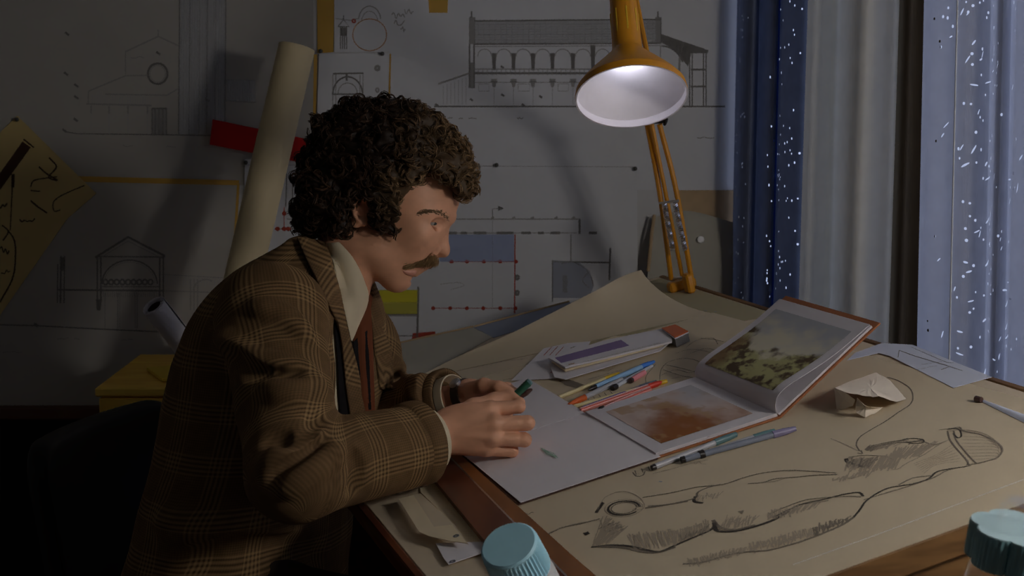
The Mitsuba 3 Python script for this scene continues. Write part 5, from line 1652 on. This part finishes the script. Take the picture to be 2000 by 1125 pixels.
put('person__moustache', join([taubin(mv.mesh(), 2)] + [tube(smoothline(m_, 3), np.linspace(0.00055, 0.0003, 7), 3, False) for m_ in mo]), 'moustache_hair', 'thick brown moustache', smooth=True)
lv = Vol(np.minimum(HP(770, 560, -0.06), HP(850, 505, 0.06)) - 0.01, np.maximum(HP(770, 560, -0.06), HP(850, 505, 0.06)) + 0.01, 0.0014)
for s in (-1, 1):
    for line, r0, r1 in (([(827, 521), (819, 522), (808, 523), (793, 525)], 0.0038, 0.0018), ([(809, 531), (803, 532), (796, 531), (788, 527)], 0.0056, 0.0022)):
        q_ = smoothline([surf(x, y, s, -0.002) for x, y in line], 4)
        for i in range(len(q_) - 1):
            lv.put(capsule(q_[i], q_[i + 1], r0 + (r1 - r0) * i / (len(q_) - 1)), 0.003)
    q_ = smoothline([surf(x, y, s, 0.002) for x, y in ((826, 526), (815, 526.5), (802, 526.5), (788, 526))], 3)
    for a, b in zip(q_[:-1], q_[1:]):
        lv.put(capsule(a, b, 0.0012), 0.002, True)
put('person__lips', taubin(lv.mesh(), 2), 'lip', 'closed lips', smooth=True)

# --- hair
HAIR = np.array([(655, 466), (618, 462), (588, 452), (575, 434), (575, 408), (590, 380), (586, 345), (596, 305), (615, 272), (628, 240), (655, 216), (690, 204), (735, 196), (783, 197), (826, 210), (862, 232), (890, 254), (912, 286), (926, 318), (932, 350), (926, 374), (908, 388),
                 (888, 383), (872, 359), (856, 346), (843, 342), (828, 362), (803, 386), (789, 422), (776, 456), (750, 461), (733, 440), (729, 405), (720, 392), (703, 396), (699, 420), (703, 446), (690, 470)], float)


def poly_sd(x, y):
    p = np.stack([x, y], -1)[..., None, :]
    a, b = HAIR, np.roll(HAIR, -1, 0)
    e = b - a
    w_ = p - a
    t = np.clip((w_ * e).sum(-1) / (e * e).sum(-1), 0, 1)
    d = np.sqrt(((w_ - t[..., None] * e) ** 2).sum(-1)).min(-1)
    c1, c2, c3 = p[..., 1] >= a[:, 1], p[..., 1] < b[:, 1], e[:, 0] * w_[..., 1] > e[:, 1] * w_[..., 0]
    odd = ((c1 & c2 & c3) | (~c1 & ~c2 & ~c3)).sum(-1) % 2
    return np.where(odd == 1, -d, d)


hv = Vol(np.minimum(HP(560, 480, -0.17), HP(945, 185, 0.17)), np.maximum(HP(560, 480, -0.17), HP(945, 185, 0.17)), 0.0034)
gg = hv.all()
gx, gy = px2(gg)
gl = (gg - HP(760, 350)) @ LAT
flat = np.round(gx / 2).astype(int)
X_, Y_ = np.meshgrid(np.arange(550, 955, 1.5), np.arange(175, 490, 1.5), indexing='ij')
tab = poly_sd(X_, Y_)
pd = map_coordinates(tab, np.stack([(gx - 550) / 1.5, (gy - 175) / 1.5]).reshape(3 - 1, -1), order=1, mode='nearest').reshape(gx.shape) * SX
core = ellipsoid(HP(752, 335), (0.150, 0.118, 0.135), (AX_F, LAT, AX_U))[0](gg)
core2 = ellipsoid(HP(680, 400), (0.110, 0.108, 0.075), (unit(RIGHT + 0.4 * DOWN), LAT, unit(0.4 * RIGHT - DOWN)))[0](gg)
core = np.minimum(core, core2)
# under the middle of the face the outline applies only near the side of the head
lump = meshkit.fbm(gg * 46.0, 2, 4) - 0.5
base_d = np.maximum(core, pd + 0.007) + lump * 0.030
hv.f = base_d.astype(np.float32)
inner = map_coordinates(head.f, ((gg - head.lo) / head.h).reshape(-1, 3).T, order=1, mode='constant', cval=0.05).reshape(gx.shape)
hm = taubin(hv.mesh(), 2)


def hair_color(v, r=None):
    x, y = px2(v)
    # greying and sun-bleached towards the forelock and the temple
    g = np.clip((x - 770) / 150, 0, 1) * 0.75 + np.clip(1 - np.hypot(x - 795, y - 385) / 70, 0, 1) * 0.6
    g = np.clip(g, 0, 1)[:, None]
    c = np.array([0.030, 0.0155, 0.0085]) * (1 - g) + np.array([0.20, 0.125, 0.060]) * g
    if r is not None:
        c = c * r[:, None]
    return np.clip(c, 0, 1)


hr = np.random.default_rng(11)
fn = hm.face_normals
ca = hm.area_faces
pick = hr.choice(len(ca), 3100, p=ca / ca.sum())
cen, nor = hm.triangles_center[pick], fn[pick]
cv, cf, cc, off = [np.asarray(hm.vertices)], [np.asarray(hm.faces)], [hair_color(np.asarray(hm.vertices)) * 0.45], len(hm.vertices)


def lock(path, side, up, width, n_strand, tone):
    """A curl: a flat bundle of thin hairs along path."""
    global off
    for j in range(n_strand):
        o = hr.normal(0, width, 2)
        m_ = tube(path + side * o[0] + up * o[1] + hr.normal(0, 0.0003, path.shape), np.linspace(0.00064, 0.00036, len(path)) * hr.uniform(0.8, 1.3), 3, False)
        cv.append(m_.vertices)
        cf.append(np.asarray(m_.faces) + off)
        off += len(m_.vertices)
        cc.append(hair_color(np.asarray(m_.vertices), np.full(len(m_.vertices), tone * hr.uniform(0.7, 1.5))))


for k in range(len(pick)):
    n_ = nor[k]
    ax = unit(np.cross(n_, unit(hr.normal(size=3))) + hr.uniform(-0.5, 0.6) * n_)
    x_, y_, z_ = frame(ax, n_)
    R_ = hr.uniform(0.0065, 0.0135)
    t = np.linspace(0, hr.uniform(3.2, 6.6), 10)
    ph = hr.uniform(0, 6.28)
    rr = R_ * (1 - 0.35 * t / t[-1])
    q_ = cen[k] - n_ * 0.002 + rr[:, None] * (np.cos(t + ph)[:, None] * x_ + np.sin(t + ph)[:, None] * y_) + (t / t[-1] - 0.5)[:, None] * z_ * hr.uniform(0.006, 0.02)
    xs, ys = px2(q_)
    if ((xs > 790) & (ys > 372) & (xs < 890)).any() and hr.uniform() < 0.85:
        continue
    lock(q_, np.broadcast_to(z_, q_.shape), np.broadcast_to(n_, q_.shape), 0.0014, 6, hr.uniform(0.7, 1.7))
for loop in ([(772, 206), (780, 194), (790, 196), (793, 208), (786, 214)], [(876, 262), (880, 250), (892, 252), (894, 263), (886, 268)], [(655, 224), (662, 212), (676, 212), (680, 226)], [(600, 300), (590, 310), (590, 322), (600, 326)], [(905, 395), (918, 390), (928, 376), (930, 360)], [(690, 212), (704, 198), (716, 206)], [(892, 390), (906, 398), (918, 394), (926, 382)]):
    q_ = smoothline([HP(x, y, 0.03 + 0.008 * hr.normal()) for x, y in loop], 5)
    lock(q_, np.broadcast_to(RIGHT, q_.shape), np.broadcast_to(DOWN, q_.shape), 0.0009, 9, 1.5)
put('person__hair', mesh(np.vstack(cv), np.vstack(cf)), 'hair', 'thick curly dark brown hair, greying at the front', smooth=True, color=np.vstack(cc))

# --- jacket
CEN = {}
SEC = [  # picture row, back column, front column, depth of the middle, half width, fullness
    (1230, 235, 660, 2.42, 0.200), (1103, 262, 668, 2.42, 0.198), (1040, 282, 676, 2.42, 0.194), (960, 305, 676, 2.42, 0.190), (880, 325, 704, 2.42, 0.188), (780, 343, 736, 2.43, 0.192),
    (690, 366, 740, 2.44, 0.196), (620, 392, 732, 2.45, 0.190), (570, 424, 716, 2.455, 0.175), (530, 462, 702, 2.46, 0.150), (500, 505, 690, 2.465, 0.125), (475, 560, 682, 2.47, 0.092), (455, 600, 676, 2.47, 0.075)]
zz, cx, cy, aa, bb = [], [], [], [], []
for y, xb, xf, d, b in SEC:
    c_ = P((xb + xf) / 2, y, d)
    half = (xf - xb) / 2 * d / FPX
    a_ = math.sqrt(max(half**2 - (b * math.sin(YAW)) ** 2, 1e-4)) / math.cos(YAW)
    zz.append(c_[2]); cx.append(c_[0]); cy.append(c_[1]); aa.append(a_); bb.append(b)
o_ = np.argsort(zz)
zz, cx, cy, aa, bb = [np.array(q_)[o_] for q_ in (zz, cx, cy, aa, bb)]
ZT, ZB = zz[-1], zz[0]


def smooth_at(z, col):
    return (np.interp(z, zz, col) + np.interp(z - 0.012, zz, col) + np.interp(z + 0.012, zz, col)) / 3


def torso_fn(grow=0.0):
    def fn(p):
        z = p[..., 2]
        dx, dy = p[..., 0] - smooth_at(z, cx), p[..., 1] - smooth_at(z, cy)
        f, s = dx * TF[0] + dy * TF[1], dx * TS[0] + dy * TS[1]
        a, b = smooth_at(z, aa) + grow, smooth_at(z, bb) + grow
        k = (np.abs(f / a) ** 2.3 + np.abs(s / b) ** 2.3) ** (1 / 2.3)
        d = (k - 1) * np.minimum(a, b) * 0.9
        return np.maximum(d, np.maximum(z - ZT, ZB - z))
    return fn, np.array([-0.75, 1.9, ZB]), np.array([0.1, 2.95, ZT])


jk = Vol(np.array([-0.72, 2.06, ZB - 0.03]), np.array([-0.10, 2.80, ZT + 0.04]), 0.006)
jk.put(torso_fn(), 0.01)
jk.put(capsule(SH_R + np.array([0.02, 0.05, 0.0]), P(605, 556, 2.40), 0.056, 0.042), 0.05)
jk.put(capsule(SH_L + np.array([0.0, -0.05, 0.0]), P(650, 620, 2.53), 0.050, 0.040), 0.05)


def fold(vol, pts, r, k=0.02, cut=False, lift=0.0, d0=1.9, d1=2.8):
    """A ridge (or a crease) along picture points on the surface seen there."""
    q_ = []
    for x, y in smoothline(np.array(pts, float), 5):
        d_ = vol.hit(x, y, d0, d1)
        if d_ is not None:
            q_.append(P(x, y, d_ + lift))
    for a, b in zip(q_[:-1], q_[1:]):
        vol.put(capsule(a, b, r), k, cut)


fold(jk, [(430, 640), (470, 720), (540, 760)], 0.010, 0.02)
fold(jk, [(330, 1020), (420, 1040), (560, 1030)], 0.010, 0.03)
fold(jk, [(380, 1090), (480, 1075), (620, 1085)], 0.010, 0.03, True)
jg = jk.all()
jk.f += ((meshkit.fbm(jg * 9.0, 2, 8) - 0.5) * 0.010).astype(np.float32)
opening = []
# hollow the open front: a slot along the middle of the chest
for y0, y1 in ((585, 660), (660, 760), (760, 880)):
    za, zb = P(700, y0, 2.43)[2], P(700, y1, 2.43)[2]
    pa = np.array([np.interp(za, zz, cx), np.interp(za, zz, cy), za]) + TF * (np.interp(za, zz, aa) + 0.004)
    pb = np.array([np.interp(zb, zz, cx), np.interp(zb, zz, cy), zb]) + TF * (np.interp(zb, zz, aa) + 0.004)
    jk.put(capsule(pa, pb, 0.034), 0.008, True)
jk.put(capsule(HP(668, 520), HP(656, 600), 0.066, 0.05), 0.008, True)
jm = taubin(jk.mesh(), 4)


def torso_uv(v):
    z = v[:, 2]
    dx, dy = v[:, 0] - np.interp(z, zz, cx), v[:, 1] - np.interp(z, zz, cy)
    f, s = dx * TF[0] + dy * TF[1], dx * TS[0] + dy * TS[1]
    return np.stack([np.arctan2(-s, -f) * 0.165, z], 1)


put('person__jacket', jm, 'tweed', 'brown plaid tweed jacket', smooth=True, uv=torso_uv(np.asarray(jm.vertices)))


def sleeve(key, sh_, el_, wr_, r, folds, lo, hi, label=None):
    v_ = Vol(lo, hi, 0.0045)
    end = el_ + (wr_ - el_) * folds['end']
    v_.put(capsule(sh_, el_, r[0], r[1]), 0.02)
    v_.put(capsule(el_, end, r[1], r[2]), 0.02)
    v_.put(ball(sh_, r[0] * 1.04), 0.03)
    g_ = v_.all()
    v_.f += ((meshkit.fbm(g_ * 14.0, 2, 3) - 0.5) * 0.010).astype(np.float32)
    for pts, rr, k, cut in folds.get('lines', ()):
        fold(v_, pts, rr, k, cut)
    # cut square at the cuff, hollow inside
    fw_ = unit(end - el_)
    cut_fn = lambda p: -((p - end) @ fw_ + 0.014)
    v_.f = np.maximum(v_.f, -cut_fn(g_).astype(np.float32))
    m_ = taubin(v_.mesh(), 4)
    vv = np.asarray(m_.vertices)
    l1 = np.linalg.norm(el_ - sh_)
    out = []
    for a, b, off_ in ((sh_, el_, 0.0), (el_, end, l1)):
        ab = b - a
        t = np.clip((vv - a) @ ab / (ab @ ab), 0, 1)
        d_ = np.linalg.norm(vv - a - t[:, None] * ab, axis=1)
        x_, y_, z_ = frame(ab, FORE)
        w_ = vv - a
        out.append((d_, off_ + t * np.linalg.norm(ab), np.arctan2(w_ @ x_, -(w_ @ y_))))
    # the bend blends between the two bones
    k_ = 1 / (1 + np.exp((out[1][0] - out[0][0]) / 0.012))
    uv = np.stack([(out[0][2] * (1 - k_) + out[1][2] * k_) * 0.062, out[0][1] * (1 - k_) + out[1][1] * k_], 1)
    put(key, m_, 'tweed', label, smooth=True, uv=uv)
    # a hem closes the cuff
    pr_ = np.array([(r[2] - 0.006, -0.030), (r[2] - 0.005, 0.0005), (r[2] + 0.0005, 0.002), (r[2] + 0.0045, 0.0005), (r[2] + 0.0048, -0.012), (r[2] + 0.0030, -0.024), (r[2] - 0.003, -0.030)])
    hem_ = lathe(pr_, end, fw_, 64, FORE)
    aa_ = np.tile(np.arange(64) * 2 * np.pi / 64, len(pr_))
    put(key + '__hem' if key.endswith('sleeve') and key + '_001' not in scene else key + '_001__hem', hem_, 'tweed', smooth=True, uv=np.stack([aa_ * 0.062, l1 + np.linalg.norm(end - el_) + np.repeat(pr_[:, 1], 64)], 1))
    return v_, end, fw_


lo = np.minimum(np.minimum(SH_R, EL_R), WR_R) - 0.12
hi = np.maximum(np.maximum(SH_R, EL_R), WR_R) + 0.12
SLR, CUFF_R, FW_R = sleeve('person__jacket__sleeve', SH_R, EL_R, WR_R, (0.075, 0.066, 0.059), {'end': 0.885, 'lines': (
    ([(430, 660), (500, 705), (600, 725)], 0.010, 0.02, False), ([(440, 690), (510, 735), (605, 745)], 0.007, 0.018, True), ([(520, 760), (570, 770), (622, 755)], 0.009, 0.02, False),
    ([(520, 905), (570, 880), (615, 845)], 0.009, 0.018, False), ([(540, 930), (590, 900), (640, 870)], 0.007, 0.015, True), ([(560, 955), (620, 915), (660, 880)], 0.009, 0.018, False),
    ([(530, 860), (580, 850), (622, 815)], 0.007, 0.016, True), ([(690, 885), (700, 920), (690, 955)], 0.006, 0.015, True), ([(500, 600), (560, 620), (600, 660)], 0.007, 0.02, False))}, lo, hi, 'near sleeve')
lo = np.minimum(np.minimum(SH_L, EL_L), WR_L) - 0.12
hi = np.maximum(np.maximum(SH_L, EL_L), WR_L) + 0.12
SLL, CUFF_L, FW_L = sleeve('person__jacket__sleeve', SH_L, EL_L, WR_L, (0.080, 0.068, 0.050), {'end': 0.86, 'lines': (([(775, 715), (800, 745), (822, 785)], 0.006, 0.02, False), ([(800, 715), (826, 745), (842, 775)], 0.005, 0.02, False))}, lo, hi, 'far sleeve')
for k in range(4):
    p_ = CUFF_R - FW_R * (0.016 + 0.015 * k)
    x_, y_, z_ = frame(FW_R, FORE)
    d_ = unit(DOWN * 0.93 - FORE * 0.45 - FW_R * (unit(DOWN * 0.93 - FORE * 0.45) @ FW_R))
    put('person__jacket__button', lathe([(1e-4, 0.0035), (0.0058, 0.003), (0.0068, 0.001), (0.0068, -0.002), (1e-4, -0.002)], p_ + d_ * 0.0605, d_, 16), 'button', smooth=40)

# shirt cuffs
for nm_, c_, fw_, rr, ln in (('person__shirt__cuff', CUFF_R, FW_R, 0.0475, 0.020), ('person__shirt__cuff', CUFF_L, FW_L, 0.0400, 0.012)):
    put(nm_, lathe([(rr - 0.004, -0.03), (rr, -0.03), (rr * 1.03, ln * 0.5), (rr * 1.03, ln), (rr * 0.99, ln + 0.001), (rr * 0.97, ln), (rr * 0.95, -0.03)], c_, fw_, 40), 'shirt', 'cream shirt cuff', smooth=40)


# --- what shows between the jacket fronts
def drape(vols, pts, lift, d0=2.0, d1=2.75):
    out, last = [], None
    for x, y in pts:
        ds = [v_.hit(x, y, d0, d1, 0.0) for v_ in vols]
        ds = [d_ for d_ in ds if d_ is not None]
        last = min(ds) if ds else last
        out.append((x, y, last))
    good = [d_ for _, _, d_ in out if d_ is not None] or [2.40]
    fill = np.array([d_ if d_ is not None else np.median(good) for _, _, d_ in out])
    for _ in range(3):
        fill[1:-1] = (fill[:-2] + 2 * fill[1:-1] + fill[2:]) / 4
    return [P(x, y, d_ - lift) for (x, y, _), d_ in zip(out, fill)]


def dense(pts, n=24):
    c_ = smoothline(np.array(pts, float), 8)
    s_ = np.concatenate([[0], np.cumsum(np.linalg.norm(np.diff(c_, axis=0), axis=1))])
    t = np.linspace(0, s_[-1], n)
    return np.stack([np.interp(t, s_, c_[:, 0]), np.interp(t, s_, c_[:, 1])], 1)


def draped(key, left, right, vols, lift, mat, label=None, nv=6, bulge=0.004, thick=0.003, uvk=None, n=24, dmin=2.0, dmax=2.75):
    a, b = dense(left, n), dense(right, n)
    g = np.array([drape(vols, a * (1 - t) + b * t, lift + bulge * math.sin(math.pi * t), dmin, dmax) for t in np.linspace(0, 1, nv)])
    m_ = grid(g.transpose(1, 0, 2), thick)
    kw = {}
    if uvk is not None:
        v_ = np.asarray(m_.vertices)
        x_, y_ = px2(v_)
        th_ = math.radians(uvk)
        kw['uv'] = np.stack([(x_ * math.cos(th_) + y_ * math.sin(th_)) * SX, (-x_ * math.sin(th_) + y_ * math.cos(th_)) * SX], 1)
    put(key, m_, mat, label, smooth=True, **kw)


inner_v = Vol(jk.lo, jk.lo + jk.h * (jk.n - 1.5), 0.006)
inner_v.put(torso_fn(-0.012), 0.01)
inner_v.put(capsule(HP(690, 440), HP(660, 560), 0.050, 0.049), 0.02)
cut_top = P(690, 505, 2.47)
iv = Vol(inner_v.lo, inner_v.lo + inner_v.h * (inner_v.n - 1.5), 0.006)
iv.f = inner_v.f.copy()
ig = iv.all()
nd = unit(HP(700, 440) - HP(668, 560))
iv.f = np.maximum(iv.f, ((ig - HP(690, 512)) @ nd).astype(np.float32))
iv.f = np.maximum(iv.f, (0.86 - ig[..., 2]).astype(np.float32))
put('person__shirt', taubin(iv.mesh(), 3), 'shirt', 'cream shirt', smooth=True)
VS = [jk, inner_v]
draped('person__shirt__collar', [(640, 474), (652, 520), (664, 575), (674, 625), (683, 664)], [(662, 474), (690, 505), (710, 548), (717, 590), (686, 666)], VS + [head], 0.010, 'shirt', 'long pointed cream collar', 7, 0.006, 0.002)
draped('person__shirt__collar', [(716, 574), (722, 572), (727, 580), (726, 596)], [(712, 592), (716, 600), (719, 608), (722, 612)], VS + [head], 0.004, 'knit', 'far collar point with its shade put into the dark colour', 4, 0.002, 0.002, n=10)  # shirt collar given the dark knit colour as painted shade
draped('person__waistcoat', [(700, 600), (690, 650), (690, 700), (698, 770), (708, 850), (708, 930)], [(722, 590), (724, 640), (726, 700), (728, 770), (730, 850), (722, 930)], [inner_v, jk], 0.006, 'knit', 'reddish brown knitted waistcoat', 6, 0.004, 0.003)
draped('person__jacket__lining', [(652, 632), (658, 700), (662, 780), (668, 880)], [(684, 632), (690, 700), (698, 780), (706, 880)], VS, 0.007, 'black_cloth', 'black strip painted as the shadow gap beside the lapel', 5, 0.001, 0.002)  # black strip stands for the shadow between lapel and jacket body
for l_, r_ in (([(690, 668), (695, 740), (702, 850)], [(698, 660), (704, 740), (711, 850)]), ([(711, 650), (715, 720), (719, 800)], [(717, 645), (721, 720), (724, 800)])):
    draped('person__waistcoat__fold', l_, r_, [inner_v, jk], 0.0115, 'black_cloth', 'painted shade of a fold', 4, 0.001, 0.001, n=14)  # black strips carry the shade of the waistcoat folds
draped('person__jacket__lapel', [(580, 466), (602, 517), (625, 565), (645, 606), (661, 645), (668, 700), (674, 760), (682, 810), (702, 872)], [(636, 474), (649, 529), (660, 568), (668, 604), (680, 660), (692, 706), (706, 773), (713, 830), (713, 872)], VS, 0.012, 'tweed', 'near lapel', 7, 0.004, 0.004, uvk=24, n=40)
draped('person__jacket__lapel', [(724, 626), (728, 660), (734, 700), (742, 760)], [(742, 640), (756, 668), (764, 700), (768, 760)], VS + [SLL], 0.006, 'tweed', 'far lapel', 5, 0.003, 0.003, uvk=-24, n=20)

# --- trousers and shoes under the table
tv = Vol(np.array([-0.72, 1.9, 0.05]), np.array([0.2, 2.85, 0.86]), 0.008)
KN_R, KN_L = np.array([-0.02, 2.10, 0.575]), np.array([0.06, 2.46, 0.575])
AN_R, AN_L = np.array([-0.06, 2.05, 0.10]), np.array([0.02, 2.50, 0.10])
HJ_R, HJ_L = np.array([-0.44, 2.27, 0.585]), np.array([-0.38, 2.47, 0.585])
for h_, k_, a_ in ((HJ_R, KN_R, AN_R), (HJ_L, KN_L, AN_L)):
    tv.put(capsule(h_, k_, 0.088, 0.064), 0.03)
    tv.put(capsule(k_, a_, 0.066, 0.062), 0.02)
tv.put(capsule(HJ_R + [-0.02, 0, 0.03], HJ_L + [-0.02, 0, 0.03], 0.115), 0.05)
tv.put(capsule((HJ_R + HJ_L) / 2 + [-0.02, 0, 0.0], (HJ_R + HJ_L) / 2 + [-0.03, 0, 0.20], 0.12), 0.04)
tg = tv.all()
tv.f = np.maximum(tv.f, (0.07 - tg[..., 2]).astype(np.float32))
put('person__trousers', taubin(tv.mesh(), 3), 'trousers', 'dark brown trousers', smooth=True)
for a_ in (AN_R, AN_L):
    s_ = Vol(a_ + [-0.12, -0.08, -0.11], a_ + [0.26, 0.08, 0.06], 0.005)
    s_.put(capsule(a_ + [-0.03, 0, -0.055], a_ + [0.12, 0, -0.062], 0.040, 0.036), 0.02)
    s_.put(capsule(a_ + [0.08, 0, -0.062], a_ + [0.17, 0, -0.068], 0.038, 0.030), 0.02)
    s_.put(capsule(a_ + [-0.02, 0, -0.03], a_ + [0.0, 0, 0.01], 0.040, 0.042), 0.02)
    g_ = s_.all()
    s_.f = np.maximum(s_.f, (0.004 - g_[..., 2]).astype(np.float32))
    put('person__shoe', taubin(s_.mesh(), 2), 'shoe_leather', smooth=True)

# --- wristwatch on the far wrist
wc, wf = EL_L + (WR_L - EL_L) * 0.97, unit(WR_L - EL_L)
put('person__wristwatch', lathe([(0.0262, -0.007), (0.0285, -0.007), (0.0285, 0.007), (0.0262, 0.007), (0.0262, -0.007)], wc, wf, 32), 'watch_strap', 'dark watch strap', smooth=40)
wd2 = unit(-FORE * 0.6 - DOWN * 0.8)
wd2 = unit(wd2 - wf * (wd2 @ wf))
put('person__wristwatch__case', lathe([(1e-4, 0.0045), (0.008, 0.004), (0.010, 0.002), (0.010, -0.003), (1e-4, -0.003)], wc + wd2 * 0.028, wd2, 24), 'metal', 'metal watch case', smooth=40)
tell('person', 'man with curly hair and a moustache in a brown plaid jacket leaning over the table', 'person')

# --- what he holds
pen3('crayon', 'short green crayon held up between the fingers of the man', P(985, 793, 2.345), P(1036, 744, 2.338), 0.0058, [('stick', 'darkgreen', 0, 0.94), ('tip', 'teal', 0.94, 1.0, (1.0, 0.9))], 'crayon')
pen3('crayon_001', 'dark brown crayon held below the green one by the man', P(985, 792, 2.357), P(1039, 760, 2.345), 0.0048, [('stick', 'darkbrown', 0, 0.82), ('tip', 'darkbrown', 0.82, 1.0, (1.0, 0.35))], 'crayon')

# ------------------------------------------------------------------ his chair
BN = unit([0.949, -0.316, 0.0])
BT = np.array([-BN[1], BN[0], 0.0])
bc = np.array([-0.672, 2.515, 0.0])
rows = []
for z in np.linspace(0, 1, 12):
    row = []
    for s in np.linspace(-1, 1, 16):
        row.append(bc + BT * s * 0.20 + BN * (0.030 * s * s - 0.04 * z - 0.012) + [0, 0, 0.56 + 0.25 * z])
    rows.append(row)
bv = Vol(bc + [-0.14, -0.30, 0.53], bc + [0.14, 0.30, 0.84], 0.006)


def back_fn(p):
    q_ = p - bc
    s, n_, z = q_ @ BT, q_ @ BN, q_[..., 2]
    n_ = n_ - 0.030 * (s / 0.2) ** 2 + 0.16 * (z - 0.56)
    ds, dz, dn = np.abs(s) - 0.150, np.abs(z - 0.685) - 0.080, np.abs(n_) - 0.006
    o = np.sqrt(np.maximum(ds, 0) ** 2 + np.maximum(dz, 0) ** 2)
    e = np.stack([o - 0.045, dn], -1)
    return np.linalg.norm(np.maximum(e, 0), axis=-1) + np.minimum(e.max(-1), 0) - 0.014


bv.put((back_fn, bc + [-0.13, -0.29, 0.54], bc + [0.13, 0.29, 0.83]), 0.002)
put('office_chair__backrest', taubin(bv.mesh(), 2), 'black_plastic', 'black padded backrest', smooth=True)
sc_ = np.array([-0.415, 2.385, 0.0])
put('office_chair__seat', obox([sc_[0], sc_[1], 0.425], BN, BT, Z3, 0.44, 0.44, 0.07, 0.03), 'black_cloth', smooth=40)
put('office_chair__back_bar', tube(smoothline([[-0.47, 2.39, 0.385], [-0.66, 2.47, 0.40], [-0.725, 2.52, 0.52], [-0.715, 2.525, 0.66]], 8), 0.011, 10), 'chrome', 'chrome bar', smooth=40)
put('office_chair__column', tube([[sc_[0], sc_[1], 0.10], [sc_[0], sc_[1], 0.40]], 0.024, 16), 'chrome', smooth=40)
for k in range(5):
    a_ = k * 2 * math.pi / 5 + 0.3
    d_ = np.array([math.cos(a_), math.sin(a_), 0])
    put('office_chair__leg', tube([sc_ + d_ * 0.02 + [0, 0, 0.115], sc_ + d_ * 0.27 + [0, 0, 0.075]], [0.02, 0.013], 10), 'black_plastic', smooth=40)
    put('office_chair__caster', lathe([(1e-4, -0.012), (0.024, -0.012), (0.026, -0.006), (0.026, 0.006), (0.024, 0.012), (1e-4, 0.012)], sc_ + d_ * 0.265 + [0, 0, 0.0265], np.cross(d_, Z3), 20), 'black_plastic', smooth=40)
put('office_chair__side_trim', tube([bc + BT * -0.198 + BN * 0.02 + [0, 0, 0.62], bc + BT * -0.199 + BN * 0.012 + [0, 0, 0.70]], 0.0028, 6), 'chrome', 'thin chrome trim')
tell('office_chair', 'black office chair with a rounded backrest behind the seated man', 'chair')
